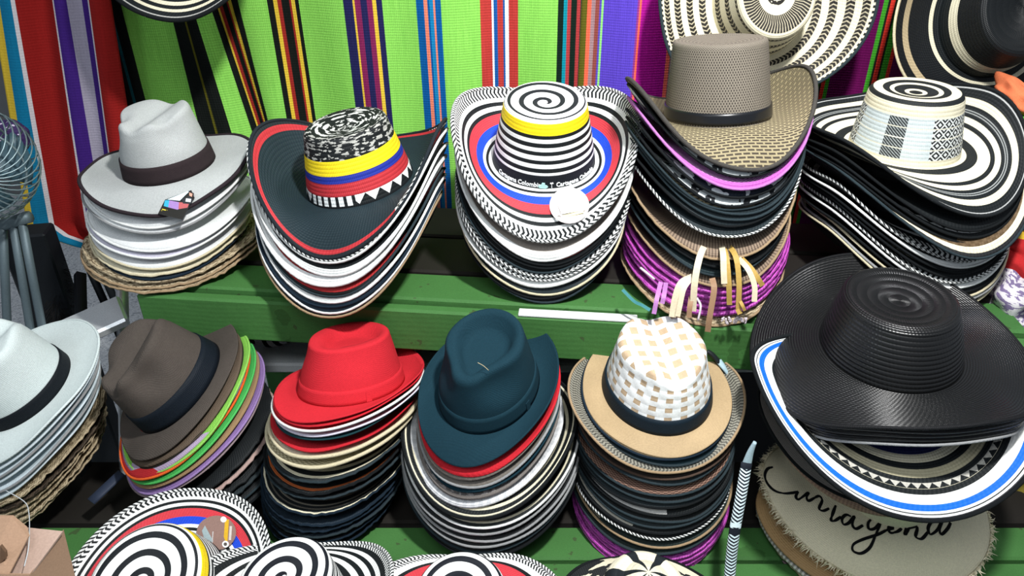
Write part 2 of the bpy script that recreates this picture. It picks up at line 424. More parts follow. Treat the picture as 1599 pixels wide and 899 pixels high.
bb('plank', L_, R_, .03, .118, SH-.022, SH, GREEN)
SHADE = plain('shade_dark_plank', '#1d1a16', .8)  # rear planks near-black: shade behind the hats put into their colour
bb('plank', L_, R_, .128, .265, SH-.022, SH, SHADE)
bb('plank', L_, R_, .275, .41, SH-.022, SH, SHADE)
bb('lit_worn_edge', .01, .205, .001, .021, SH-.0065, SH-.0025, LIT_WORN, .001)  # white strip: worn paint plus light on the edge, put into colour
for x in (L_+.04, R_-.04):
    for d in (.06, .38): bb('leg', x-.025, x+.025, d-.025, d+.025, 0, SH-.022, GREEN)
bb('rail', L_+.01, R_-.01, .05, .08, SH-.10, SH-.03, GREEN)
lb = empty('low_bench', loc=(0, .8, 0)); tag(lb, 'lower green painted bench carrying the front rows of hats', 'bench')
for (y0, y1) in ((.755, .825), (.832, .90), (.91, 1.06)):
    box('plank', (.06, (y0+y1)/2-.8, LO-.012), (1.95, y1-y0, .024), GREEN if y1 < .91 else plain('shade_dark_plank', '#1d1a16', .8), lb)  # rear plank's dark colour stands for the shade there
for (y0, y1) in ((.44, .59), (.60, .745)):
    box('front_plank', (.06, (y0+y1)/2-.8, LO+.026), (1.95, y1-y0, .024), GREEN, lb)
for x in (-.85, .97):
    for y in (.79, 1.03): box('leg', (x, y-.8, (LO-.024)/2), (.05, .05, LO-.024), GREEN, lb)
tag(sheet('shade_backdrop', lambda u, v: (-.42+1.3*u, 1.36+.008*math.sin(u*40), .80-.79*v), 60, 8, .003, plain('shade_dark', '#141518', .8)), 'dark tarpaulin added as shade behind the green display bench', 'backdrop')  # added dark sheet, standing for the shade under the bench
gp = tag(box('storage_plank', (.06, 1.22, .655), (1.42, .13, .022), plain('grey_plank', '#e6eaec', .6)), 'pale grey plank shelf under the green display bench', 'plank')
# striped cloths -----------------------------------------------------------
def X_at(px, y, Y): return at(px, y, Y)[0]
def striped(name, px0, px1, Y, stops, yl=100, scale=1.0):
    x0, x1 = X_at(px0, yl, Y), X_at(px1, yl, Y)
    g = NB(name, .95, .08); u, v = g.uv()
    st = [((X_at(p, yl, Y)-x0)/(x1-x0), c) for p, c in stops]
    c = g.ramp(u, st)
    th = g.m('SINE', g.m('MULTIPLY', u, 2*math.pi*260)); tv = g.m('SINE', g.m('MULTIPLY', v, 2*math.pi*240))
    g.bump(g.m('ADD', g.m('ADD', th, tv), g.m('MULTIPLY', g.noise(200, 2), 2)), .3, .0006)
    k = g.n('ShaderNodeCombineXYZ'); g.put(k.inputs[0], g.m('MULTIPLY', u, 300)); g.put(k.inputs[1], g.m('MULTIPLY', v, 14))
    c2 = g.mix(.28, c, g.mix(g.noise(1, 2, k.outputs[0]), lin('#202020'), lin('#f4f4f4')), 'OVERLAY')
    return g.col(c2, .06, 8), x0, x1
BK, YL, RD = '#161a18', '#d8b93c', '#962a26'
GR = '#86cb58'
gst = [(176, '#2a2626'), (190, '#1b6f78'), (195, BK), (215, GR), (284, BK), (302, '#5d5a1c'), (305, BK), (319, GR), (338, BK), (346, YL), (351, RD), (356, BK), (363, RD), (368, YL), (373, BK), (385, GR),  # first dark stop: shadow at the blanket's edge put into the colour
       (427, BK), (437, YL), (442, RD), (447, BK), (458, RD), (463, YL), (468, BK), (474, GR), (546, '#22234f'), (559, YL), (564, '#7b2450'), (572, '#22234f'), (582, '#7b2450'), (589, YL), (594, '#22234f'), (603, GR),
       (655, '#0d5596'), (667, '#e2826a'), (672, '#0d5596'), (676, '#1a7fb4'), (681, '#e2826a'), (684, '#0d5596'), (691, GR), (750, '#b33a36'), (766, '#e8f3f5'), (771, '#1c559c'), (775, '#b33a36'), (785, '#1c559c'), (788, '#e8f3f5'), (793, '#b33a36'), (806, GR),
       (867, '#12241d'), (877, '#118a9c'), (882, '#a83a3c'), (887, '#12241d'), (897, '#a83a3c'), (901, '#118a9c'), (905, '#12241d'), (910, GR)]
m_, x0, x1 = striped('green_striped_cotton', 176, 912, 1.55, gst)
def gfn(u, v, x0=x0, x1=x1):
    x = x0+(x1-x0)*u; z = 2.0-1.22*v
    fold = math.exp(-((x-X_at(345, 100, 1.55))/.065)**2); lo = min(1, max(0, (1.28-z)/.4))
    y = 1.55+.012*math.sin(x*13+1)+.009*math.sin(x*31+z*2)+.02*fold-.028*math.exp(-((x-X_at(318, 100, 1.55))/.03)**2)
    return (x+.055*fold*lo+.02*lo*u*(1-u), y, z)
tag(sheet('striped_blanket', gfn, 150, 30, .003, m_), 'bright green blanket with black, navy, blue and red stripes', 'blanket')
MG = '#a8178d'
mst = [(905, '#5d5a1c'), (912, '#f0674c'), (919, '#9d7f84'), (926, '#8d4a44'), (930, '#5c4bb8'), (934, '#94e07c'), (938, '#5b45c0'), (984, '#8c3a84'), (987, '#ef6a52'), (991, MG), (1036, '#f0705e'), (1043, '#9a6f78'), (1050, MG), (1150, '#c83a30'), (1164, MG),
       (1268, '#d4382c'), (1276, '#3e9a2a'), (1285, '#20241a'), (1287, '#d4382c'), (1293, '#3e9a2a'), (1299, '#5f0d4c'), (1352, '#3e9a2a'), (1358, '#20241a'), (1361, '#d4382c'), (1367, '#20241a'), (1370, '#3e9a2a'), (1378, '#d4382c'), (1384, '#5f0d4c'), (1420, '#d4382c'), (1432, '#5f0d4c'), (1440, '#8a1440'), (1452, '#5f0d4c'), (1560, '#3e9a2a'), (1575, '#5f0d4c')]  # dark magenta stops: shaded magenta put into the stripe colours
m_, x0, x1 = striped('magenta_striped_cotton', 905, 1680, 1.535, mst)
def mfn(u, v, x0=x0, x1=x1):
    x = x0+(x1-x0)*u; z = 2.0-1.22*v
    return (x, 1.535+.010*math.sin(x*15)+.008*math.sin(x*37+2), z)
tag(sheet('striped_blanket', mfn, 130, 26, .003, m_), 'magenta and purple blanket with coral, red and green stripes', 'blanket')
hst = [(-4, YL), (10, '#16789f'), (31, '#d8d4d6'), (36, '#97211f'), (94, '#d8d4d6'), (98, '#42257a'), (120, '#a9a3b4'), (141, '#42257a'), (154, '#d8d4d6'), (158, '#97211f')]
m_, x0, x1 = striped('red_striped_cotton', -4, 196, 1.5, hst)
xb0 = x0
def hfn(u, v, x0=x0, x1=x1):
    x = x0+(x1-x0)*u
    z = 2.0-1.335*v; lo = max(0, (v-.91)/.09)
    x = x1-(x1-x)*(1-.62*lo**1.5)-.17*(1.146-z)*(1-.3*u)*(1-lo)
    return (x, 1.5+.02*math.sin(u*5)+.012*math.sin(u*17+v*3)+.05*lo**2, z+.02*lo*(1-u))
tag(sheet('striped_hammock', hfn, 70, 44, .003, m_), 'dark red hammock cloth with purple, white, blue and yellow stripes', 'hammock')
# things under and beside the bench ------------------------------------------------
def lump(name, c, s, mat, label, cat, seed, rz=0, fold=.16, n=40, m=24, tilt=(0, 0), group=None):
    r = np.random.default_rng(seed); V = []; ph = r.uniform(0, 6.3, 8)
    for i in range(m):
        t = math.pi*i/(m-1)
        for j in range(n):
            a = 2*math.pi*j/n
            k = 1+fold*(math.sin(3*a+ph[0]+2*t)*.5+math.sin(5*a+ph[1]-3*t)*.35+math.sin(8*a+ph[2]+4*t)*.25+math.sin(2*t*3+ph[3]+a)*.3)*math.sin(t)
            e = abs(math.sin(t))**.6
            V.append((s[0]*e*math.cos(a)*k, s[1]*e*math.sin(a)*k, s[2]*math.copysign(abs(math.cos(t))**.8, math.cos(t))*(1+.12*math.sin(3*a+ph[4]))))
    V = np.array(V)@rotm(tilt[0], tilt[1], rz).T; V[:, 2] = np.maximum(V[:, 2], -s[2])
    Fc, uv = grid_faces(m, n, 0, True); o = mesh(name, V, Fc, mat, None, uv); o.location = c
    return tag(o, label, cat, group)
bwl = NB('leaf_print', .9, .1); k_ = bwl.n('ShaderNodeTexWave'); k_.inputs['Scale'].default_value = 14; k_.inputs['Distortion'].default_value = 9; k_.inputs['Detail'].default_value = 2
bwl.nt.links.new(bwl.oc()[3], k_.inputs['Vector'])
LEAF = bwl.col(bwl.mix(bwl.m('GREATER_THAN', k_.outputs[0], .6), lin('#d5dade'), lin('#17181b')), .06)
c = at(438, 556, 1.24); lump('printed_cloth', (c[0], c[1], .716), (.085, .045, .05), LEAF, 'black and white leaf printed cloth folded under the bench', 'cloth', 5)
c = at(655, 575, 1.2); lump('plastic_bag', (c[0]+.02, c[1]+.02, .712), (.07, .045, .046), plain('black_plastic', '#111214', .22, 0, .5), 'shiny black plastic bag stuffed under the bench', 'bag', 9, fold=.3)
# step ladder
ALU = plain('aluminium', '#e2e7ea', .4, .55); DARK = plain('dark_iron', '#24282c', .55, .6)
lad = empty('step_ladder', loc=(-.8, 1.3, 0)); tag(lad, 'aluminium step ladder standing behind the bench end', 'ladder')
def lbx(nm, p, q, wx, wy, mat):
    a, b = np.array(p)-np.array((-.8, 1.3, 0)), np.array(q)-np.array((-.8, 1.3, 0))
    tube(nm, np.linspace(a, b, 4), wx, mat, lad, 4, ry=wy)
tz = .60
a1, a2 = at(108, 522, 1.13), at(168, 488, 1.20)
st = box('tread', (0, 0, 0), (.17, .085, .02), ALU, lad, 0, .006)
mid = (at(100, 540, 1.16)+at(172, 490, 1.2))/2
st.location = (mid[0]+.8-.015, mid[1]-1.3, mid[2]); st.rotation_euler = (math.radians(8), math.radians(-12), math.radians(32))
for px, dx in ((125, 0), (190, .0)):
    p = at(px, 428, 1.33); q = at(px+4, 600, 1.16); q2 = p+(q-p)*2.2
    lbx('side_rail', p, q2, .012, .018, ALU if px > 150 else DARK)
for px in (160, 142):
    p = at(px, 425, 1.42); lbx('rear_leg', p, (p[0]+.01, p[1]+.1, .01), .01, .014, DARK)
# fan -------------------------------------------------------------------------
fan = empty('desk_fan', loc=(-.98, 1.18, 0)); tag(fan, 'wire guarded metal fan on struts at the stall edge', 'fan')
o0 = np.array((-.98, 1.18, 0)); WIRE = plain('guard_wire', '#8fa3a8', .4, .7); STEEL = plain('blue_grey_steel', '#5f6e74', .5, .3)
fc = at(-46, 258, 1.16)
def fanwire(fc, rad, dep, nw, tiltz, nm):
    Rm = rotm(0, 0, tiltz)
    for k in range(nw):
        a = 2*math.pi*k/nw; P = []
        for t in np.linspace(0, 1, 11):
            r = .018+(rad-.018)*math.sin(t*math.pi/2)**.8; d = -dep*math.cos(t*math.pi/2)
            aa = a+.5*t; P.append(Rm@np.array([r*math.cos(aa), d, r*math.sin(aa)])+fc-o0)
        tube(nm, P, .0013, WIRE, fan, 5)
    for rr, dd in ((rad, 0), (rad*.72, -dep*.72), (.02, -dep)):
        P = [Rm@np.array([rr*math.cos(a), dd, rr*math.sin(a)])+fc-o0 for a in np.linspace(0, 2*math.pi, 48, endpoint=False)]
        tube('guard_ring', P, .0022, WIRE, fan, 6, True)
fanwire(fc, .098, .07, 40, 38, 'guard_wire')
fanwire(fc, .098, -.05, 24, 38, 'rear_guard_wire')
P = [rotm(0, 0, 38)@np.array([0, y, 0])+fc-o0 for y in (-.02, .0, .06, .12)]
tube('motor', P, [.03, .038, .036, .02], STEEL, fan, 20)
for k in range(4):
    a0 = k*math.pi/2
    def bl(u, v, a0=a0):
        r = .02+.065*v; a = a0+(u-.5)*1.1; return rotm(0, 0, 38)@np.array([r*math.cos(a), -.015+.02*(u-.5), r*math.sin(a)])+fc-o0
    sheet('blade', bl, 6, 5, .0015, plain('fan_blade', '#3b5560', .4), fan)
for px0, px1 in ((4, 10), (20, 42), (-8, -10), (34, 60)):
    p = at(px0, 345, 1.2); q = at(px1, 480, 1.18); q = p+(q-p)*1.0; e = q+(q-p)*1.3; e[2] = max(.0, e[2])
    tube('stand_strut', np.linspace(p-o0, e-o0, 4), .0075, STEEL, fan, 8)
p = at(12, 345, 1.2); tube('yoke', [at(-40, 338, 1.2)-o0, at(10, 350, 1.2)-o0, at(46, 338, 1.2)-o0], .011, STEEL, fan, 8)
# post with a bristling brush
pc = at(62, 430, 1.34)
tag(box('iron_post', (pc[0]+.005, pc[1], .43), (.085, .06, .86), DARK, None, 12), 'dark scuffed iron post between fan and hammock', 'post')
br = empty('hanging_brush', loc=(0, 0, 0)); bc = at(84, 400, 1.36); be = at(92, 520, 1.3); br.location = bc
tag(br, 'black bristle brush hanging beside the iron post', 'brush')
tube('handle', np.linspace(bc*0, be-bc, 5), .008, DARK, br, 8)
V, Fc = [], []
for k in range(700):
    t = RNG.uniform(); p = (be-bc)*t; a = RNG.uniform(0, 6.28); L = RNG.uniform(.02, .036)*(.7+.5*math.sin(t*3.1)); d = np.array([math.cos(a)*L, math.sin(a)*L, -L*.6]); wv = np.array([-math.sin(a), math.cos(a), 0])*.0012
    b = len(V); V += [p-wv, p+wv, p+d, p+d*.6+np.array([0, 0, .0015])]; Fc += [[b, b+1, b+2], [b, b+3, b+1], [b+1, b+3, b+2], [b, b+2, b+3]]
mesh('bristles', V, Fc, plain('black_bristle', '#0f0f11', .8), br, None, False)['kind'] = 'stuff'
c = at(-4, 205, 1.26); tag(lump('purple_cloth', (c[0], c[1]+.03, c[2]-.02), (.03, .02, .028), rings('purple_white', [(0, '#4a2f68')], [dict(v0=0, v1=1, kind='ikat', n=8, k=10, duty=.62, c0='#3a2858', c1='#cfc4dc')]), 'purple and white cloth behind the fan guard', 'cloth', 21))
# ================================================================== hat materials
K, W_, CR = '#14191b', '#e9ecea', '#d8d2b8'
NAVY, TEAL = '#1d2c33', '#17323c'
fl0 = cloth
mBLK = rings('black_braid', [(0, '#15191b')], braid=16)
mCHAR = rings('charcoal_braid', [(0, '#222c30')], braid=16)
mNAVYB = rings('navy_braid', [(0, '#1c2a36')], braid=16)
mWHITE = rings('white_straw', [(0, '#d9dcdc')], braid=20, bs=.25)
mLAV = rings('lavender_straw', [(0, '#c9c6d6')], braid=20, bs=.25)
mPALE = rings('pale_blue_straw', [(0, '#c8d6dc')], braid=24, bs=.3)
mCREAM = rings('cream_straw', [(0, CR)], braid=16)
mTAN = rings('tan_straw', [(0, '#9c8262')], [dict(v0=0, v1=1, kind='hatch', n=200, k=24, c0='#a98e6c', c1='#7e6648')], braid=20)
mBRN = rings('brown_straw', [(0, '#7a6856')], [dict(v0=0, v1=1, kind='dash', n=170, duty=.55, c0='#8a7866', c1='#5f5044')], braid=24)
mRAG = rings('raffia', [(0, '#a8987c')], [dict(v0=0, v1=1, kind='ikat', n=90, k=20, duty=.52, c0='#b8a88a', c1='#75664f')], braid=14, bs=.8)
mMAG = rings('magenta_straw', [(0, '#b04aa8')], [dict(v0=0, v1=1, kind='ikat', n=60, k=14, duty=.55, c0='#b84fb0', c1='#8a3488')], rough=.4, braid=14, bs=.7)
mPUR = rings('purple_check', [(0, '#a04a98')], [dict(v0=0, v1=.93, kind='check', n=130, k=34, c0='#5c2a60', c1='#d3a6d2'), dict(v0=.90, v1=1.01, kind='dash', n=3, duty=2, c0='#b45cb0', c1='#b45cb0')], braid=30)
mSIL = rings('silver_ikat', [(0, '#24272b')], [dict(v0=.5, v1=1.01, kind='ikat', n=46, k=2.2, duty=.47, c0='#1d2024', c1='#c3cacb')], braid=14)
mIKN = rings('navy_ikat', [(0, '#1d2630')], [dict(v0=.5, v1=1.01, kind='ikat', n=34, k=2.0, duty=.52, c0='#1a2330', c1='#c6ced2')], braid=14)
mBW1 = rings('black_white_rings', [(0, K), (.42, CR), (.5, K), (.66, CR), (.73, K), (.84, CR), (.9, K)], braid=18)
mBW2 = rings('black_cream_rings', [(0, K), (.55, CR), (.7, K), (.80, CR), (.88, K)], braid=18)
mBWH = rings('black_herring_rim', [(0, K), (.6, W_), (.68, K)], [dict(v0=.8, v1=1.01, kind='herring', n=110, k=1, slant=1.5, c0=K, c1=W_)], braid=18)
mREDR = rings('black_red_ring', [(0, K), (.74, '#a52a2c'), (.93, K)], braid=18)
mWHR = rings('black_white_rim', [(0, K), (.91, W_)], braid=18)
mWHB = rings('red_line_white_rim', [(0, '#7a6a5c'), (.60, '#d2d5d4'), (.76, '#a52a2c'), (.85, '#eef0ee')], braid=18)
mOL = rings('olive_straw', [(0, K), (.6, '#6d6a3a'), (.85, K), (.93, W_)], braid=18)
eBLK, eWHT, eCRM, eTAN = cloth('black_binding', '#15181a'), cloth('white_binding', '#dfe2e0'), cloth('cream_binding', '#c9c0a2'), cloth('tan_binding', '#9a8468')
eGRY, eDK, eNAV, eCHR = cloth('grey_binding', '#8d8f90'), cloth('umber_binding', '#2d262a'), cloth('navy_binding', '#1a2733'), cloth('slate_binding', '#2b363b')
eRED, eBRN = cloth('red_binding', '#b02c30'), cloth('brown_binding', '#4a3c34')
eZIG = rings('zigzag_binding', [(0, K)], [dict(v0=-.1, v1=1.1, kind='hatch', n=130, k=3, c0=K, c1='#d9dcda')], braid=1)
# tube uv: u runs along the rim
def dims(a, A, B, sL=0, sR=0, fr=0, bk=0, ch=.1, tr=.8, ba=1.12, bb=1.0, **kw):
    d = dict(a=a, b=a*ba, A=A, Bf=B, Bb=B*bb, sL=sL, sR=sR, fr=fr, bk=bk, ch=ch, tr=tr); d.update(kw); return d
def run(topname, hat, O2, rot2, g2, ytop, items, **kw):
    O1, rot1, g1 = hat; return stack(topname, np.array(O1), rot1, g1, np.array(O2), rot2, g2, ytop, items, **kw)
# ---------------------------------------------------------------- 1: grey fedora, upper row at the left
G = dims(.0745, .143, .128, .012, .016, -.036, .0, ch=.100, tr=.82, cyaw=-24, dish=0, crease=.15, pinch=.20, slope=.02, k=2)
O, rt = at(265, 258, 1.23), (3, 4, 12)
gf = cloth('grey_felt', '#a9adac', vary=.06)
T = full_hat('fedora_hat', 'light grey fedora with dark brown band beside the red hammock', 'hat', None, O, rt, G, gf, gf, 'fedora', (.0, .20, .0025, cloth('umber_band', '#2e2628')), (eDK, .0034, .0034), seed=3)
HAT_U1 = T
top = 'grey fedora'
run(top, (O, rt, G), (at(275, 404, 1.23)), (2, 0, 4), dict(sL=.010, sR=.016, fr=-.014, A=.15, Bf=.125), 344, [
 (356, 'white brimmed straw hat', mWHITE, eWHT, .96, .97), (364, 'white straw hat with thin rim', mWHITE, eGRY, .97, .97), (392, 'white straw hat, broad brim showing', mWHITE, eWHT, .97, .98),
 (403, 'lavender white straw hat', mLAV, eWHT, .95, .98), (420, 'white straw hat with cream edge', mWHITE, eCRM, .94, .98), (430, 'off-white straw hat with frayed edge', mCREAM, eCRM, .92, .98, dict(rag=.006)),
 (436, 'navy cloth hat', mNAVYB, eNAV, .88, .98), (442, 'ragged beige raffia hat', mRAG, None, 1.04, 1.0, dict(rag=.012)), (450, 'ragged tan straw hat', mRAG, eTAN, 1.04, 1.0, dict(rag=.008)), (456, 'ragged brown raffia hat', mRAG, eTAN, 1.04, 1.02, dict(rag=.010))], name='straw_hat')
# ---------------------------------------------------------------- 2: navy woven hat with the three-colour crown
navy_top = rings('navy_brim_red_ring', [(0, '#1b2a30'), (.88, '#b13036'), (.95, '#1d2327')], braid=22)
flag = rings('yellow_blue_red_crown', [(0, '#14181b'), (.115, '#b02f36'), (.24, '#1f2f8e'), (.315, '#e8cf1e'), (.46, '#151a1c')],
  [dict(v0=.02, v1=.115, kind='tri', n=22, c0=K, c1='#e6e8e6'), dict(v0=.02, v1=.115, kind='dash', n=40, duty=.4, u0=.90, u1=1.0, c0=K, c1='#dfe6e6'), dict(v0=.02, v1=.115, kind='dash', n=40, duty=.4, u0=.0, u1=.06, c0=K, c1='#dfe6e6'),
   dict(v0=.46, v1=.78, kind='ikat', n=34, k=9, duty=.54, c0='#15191b', c1='#a9aaa4'), dict(v0=.78, v1=1.01, kind='ikat', n=11, k=9, duty=.54, c0='#15191b', c1='#c9cbc6')], braid=26)
G = dims(.089, .158, .165, .108, .086, -.052, .012, ch=.106, tr=.765, rd=.10, k=2.2, sq=2.2)
O, rt = at(563, 283, 1.19), (3, 8, -13)
T = full_hat('woven_hat', 'navy woven hat whose crown has yellow, blue and red bands', 'hat', None, O, rt, G, navy_top, flag, 'vueltiao', None, (cloth('navy_rim', '#20262b'), .003), seed=8)
top = 'yellow banded navy hat'
run(top, (O, rt, G), at(560, 415, 1.17), (2, 5, -11), dict(sL=.075, sR=.08, fr=-.045, A=.160), 393, [
 (399, 'black hat with braided zigzag edge', mBWH, eZIG, 1.0, 1.0), (410, 'black hat with white rim', mWHR, eWHT, 1.0, 1.0), (430, 'charcoal hat with white rim', mWHR, eWHT, 1.0, 1.0), (446, 'beige hat with red line and white rim', mWHB, eWHT, 1.0, 1.0, dict(ew=.003, eh=.003)),
 (463, 'red ringed hat with grey rim', mREDR, eCHR, .97, 1.0), (472, 'black hat with thin white rim', mOL, eWHT, .97, 1.0), (479, 'navy hat with dark rim', mNAVYB, eNAV, .98, 1.0), (489, 'navy hat with thin white edge', mNAVYB, eWHT, .97, 1.0), (495, 'black hat with thin tan edge', mREDR, eTAN, .96, 1.0)])
# ---------------------------------------------------------------- 3: white striped hat with yellow crown rim
sw = rings('striped_brim', [(0, W_), (.10, K), (.17, W_), (.25, '#1b46c8'), (.42, '#c73a44'), (.60, K), (.66, W_), (.73, K), (.79, W_), (.855, K)], [dict(v0=.855, v1=1.01, kind='herring', n=125, k=1, slant=1.1, c0='#14191b', c1='#e6e8e6')], braid=30, bs=.35)
sc3 = rings('striped_crown', [(0, '#10141a'), (.13, W_), (.16, K), (.20, W_), (.245, K), (.285, W_), (.33, K), (.37, W_), (.41, K), (.45, W_), (.49, K), (.525, '#f2d51a'), (.66, W_)],
  [dict(v0=.68, v1=.985, kind='spiral', k=3.6, duty=.62, wob=.2, c0=W_, c1='#191d22')], braid=24, bs=.35)
G = dims(.0875, .150, .160, .085, .085, -.06, .05, ch=.108, tr=.79, rd=.11, k=2.0, sq=2.5, ba=1.1, dish=.0)
O, rt = at(849, 247, 1.21), (10, 0, 0)
HAT_U3 = full_hat('woven_hat', 'black and white striped hat with coloured rings and a Cartagena Colombia crown band', 'hat', None, O, rt, G, sw, sc3, 'vueltiao', None, (eZIG, .0032), seed=12)
G_U3 = G
top = 'yellow crowned striped hat'
run(top, (O, rt, G), at(843, 412, 1.215), (3, 0, 0), dict(sL=.05, sR=.05, fr=-.03, bk=.02, A=.137, Bf=.146), 388, [
 (407, 'beige lined hat with white rim', rings('beige_white_rim', [(0, '#222034'), (.62, '#8d857c'), (.86, W_)], braid=16), eWHT, 1, 1), (414, 'black hat with red ring', rings('black_red_rim', [(0, K), (.8, '#c0383c'), (.94, K)], braid=16), eBLK, 1, 1),
 (419, 'plain black hat', mBLK, eBLK, 1, 1), (426, 'glossy black hat', mBLK, eCHR, 1.0, 1), (432, 'black hat with dotted white edge', mBWH, eZIG, 1.03, 1), (438, 'black hat with broken white braid', mBWH, eZIG, 1.03, 1), (447, 'black hat with wide white rim', rings('wide_white_rim', [(0, K), (.84, W_)], braid=16), eWHT, 1.03, 1, dict(ew=.003, eh=.003)),
 (460, 'slate hat with cream rim', mCHAR, eCRM, 1.02, 1.02), (466, 'black braided hat', mBLK, eBLK, 1.0, 1.02), (472, 'black braided hat resting on the bench', mBLK, eCHR, .98, 1.02)])
# ---------------------------------------------------------------- 4: brown straw cowboy hat
wv = weave('brown_weave_brim', '#8a8064', '#3a332a', 80, 215, planar=True, duty=.80, ratio=.52, shift=.37)
wc = weave('brown_weave_crown', '#7d766a', '#37322e', 120, 50, planar=False, duty=.45, ratio=.72, shift=.5)
G = dims(.0815, .140, .168, .068, .064, -.046, .0, ch=.118, tr=.87, rd=.07, k=2.4, p=1.9, ba=1.18, dish=.03)
O, rt = at(1119, 180, 1.18), (-6, 4, 4)
T = full_hat('cowboy_hat', 'brown woven straw cowboy hat with narrow black leather band', 'hat', None, O, rt, G, wv, wc, 'vueltiao', (.02, .115, .002, plain('black_leather', '#14161a', .3, 0, .5)), (cloth('grey_brown_binding', '#3f3d3a'), .0034), seed=15)
top = 'straw cowboy hat'
U4 = run(top, (O, rt, G), at(1092, 428, 1.15), (2, 2, 0), dict(sL=.018, sR=.03, fr=-.026, A=.128, Bf=.14, a=.08), 266, [
 (276, 'silver and black figured hat', mSIL, eBLK, 1, 1), (295, 'purple checked hat', mPUR, fl0('lilac_binding', '#b070b4'), 1, 1.03), (308, 'navy and white figured hat', mIKN, eBLK, 1, 1), (322, 'black and white figured hat', mSIL, eBLK, 1, 1), (327, 'brown woven straw hat', wv, eCHR, 1, .99),
 (334, 'slate cloth hat', mCHAR, eCHR, .99, 1), (343, 'dark slate hat', mCHAR, eCHR, .99, 1), (353, 'charcoal hat', mCHAR, eBLK, 1, 1), (369, 'charcoal hat with white speckled edge', mCHAR, eZIG, 1.0, 1.02),
 (404, 'wide brown straw hat with frayed rim', mBRN, eTAN, 1.0, 1.02, dict(rag=.006)), (418, 'black straw hat', mBLK, eBLK, .98, 1), (430, 'dark teal straw hat', rings('teal_straw', [(0, '#1c2d31')], braid=16), eCHR, .98, 1), (446, 'tan straw hat with hanging chin straps', mBRN, eTAN, 1.0, 1.0, dict(rag=.004)),
 (460, 'magenta straw hat', mMAG, None, 1.0, 1.0, dict(rag=.006, th=.004, label='topmost magenta straw hat in the stack under the straw cowboy hat')), (468, 'magenta straw hat', mMAG, None, 1.03, 1.0, dict(rag=.006, th=.004, label='second magenta straw hat in the stack under the straw cowboy hat')), (476, 'magenta straw hat', mMAG, None, 1.05, 1.0, dict(rag=.006, th=.004, label='third magenta straw hat in the stack under the straw cowboy hat')), (484, 'magenta straw hat', mMAG, None, 1.05, 1.0, dict(rag=.006, th=.004, label='fourth magenta straw hat in the stack under the straw cowboy hat')), (493, 'magenta straw hat with white loose threads', mMAG, None, 1.05, 1.02, dict(rag=.006, th=.004)), (508, 'beige raffia hat lying on the bench', mRAG, eTAN, 1.06, 1.04, dict(rag=.006))])
# ---------------------------------------------------------------- 5: black and cream swirl hat, upper row right
b5 = rings('swirl_brim', [(0, CR), (.08, K), (.25, CR), (.44, K), (.51, CR), (.60, K), (.655, '#8b8f8e'), (.67, K), (.685, '#8b8f8e'), (.70, K), (.76, CR), (.855, K), (.955, '#a7a9a8'), (.97, K)], braid=26)
c5 = rings('figured_crown', [(0, CR), (.07, '#b7c2c4'), (.52, CR), (.66, K), (.725, CR), (.80, K), (.84, CR), (.87, K), (.93, CR), (.96, K)],
  [dict(v0=.07, v1=.52, kind='hatch', n=90, k=14, un=2, u0=.58, u1=.70, c0='#8d9596', c1='#202426'), dict(v0=.07, v1=.52, kind='diamond', n=30, k=4, q=2.4, un=2, u0=.86, u1=1.0, c0='#cdd2d0', c1='#1a1d1f'), dict(v0=.07, v1=.52, kind='diamond', n=30, k=4, q=2.4, un=2, u0=.0, u1=.36, c0='#cdd2d0', c1='#1a1d1f')]+[dict(v0=a, v1=a+.012, kind='dash', n=3, duty=2, c0='#d6d4c4', c1='#d6d4c4') for a in (.18, .295, .41)] , braid=22)
G = dims(.0795, .161, .180, .055, .070, -.045, .03, ch=.098, tr=.84, rd=.15, k=2.2, sq=2.2, dish=.02)
O, rt = at(1410, 229, 1.19), (2, 3, 22)
T = full_hat('woven_hat', 'black and cream swirl striped hat with figured crown, under the hanging hats', 'hat', None, O, rt, G, b5, c5, 'vueltiao', None, (cloth('swirl_binding', '#191c1e'), .003), seed=21)
top = 'swirl striped hat'
e5 = []
e5 += [(360, 'glossy black hat', mBLK, eBLK, 1, 1), (371, 'black hat with white triangles', rings('black_triangles', [(0, K)], [dict(v0=.84, v1=.93, kind='tri', n=44, c0=K, c1=W_)], braid=18), eBLK, 1, 1), (379, 'matt black hat', mBLK, eBLK, 1, 1),
 (398, 'brown dotted straw hat with cream rim', rings('dotted_brown', [(0, K), (.5, '#6a5740'), (.86, '#ded7be'), (.94, '#2a2c2e')], [dict(v0=.5, v1=.86, kind='check', n=60, k=5, c0='#6a5740', c1='#5c4a34'), dict(v0=.60, v1=.64, kind='dash', n=50, duty=.7, c0='#6a5740', c1='#e3dfd0'), dict(v0=.72, v1=.76, kind='dash', n=50, duty=.6, c0='#6a5740', c1='#e3dfd0')], braid=22), eCHR, 1.03, 1.14, dict(waves=[(-8, 40, -.012), (55, 30, .012)]))]
for i, (yy, d, mm, ee) in enumerate([(408, 'black hat with twisted white edge', mBWH, eZIG), (417, 'black hat with thin white edge', mWHR, eWHT), (425, 'black hat', mBLK, eBLK), (433, 'black hat with cream ring', mBW2, eBLK), (441, 'black hat with dotted edge', mBWH, eZIG),
   (449, 'black hat with broad white edge', mWHR, eWHT), (457, 'black hat', mBLK, eBLK), (465, 'black hat with cream edge', mBW2, eCRM), (473, 'black hat with dull white edge', mWHR, eGRY), (481, 'black hat', mBLK, eCRM)]):
    e5.append((yy, d, mm, ee, 1.0, 1.0))
run(top, (O, rt, G), at(1400, 385, 1.18), (3, 2, 16), dict(sL=.06, sR=.05, fr=-.03, A=.154, Bf=.160), 347, e5)
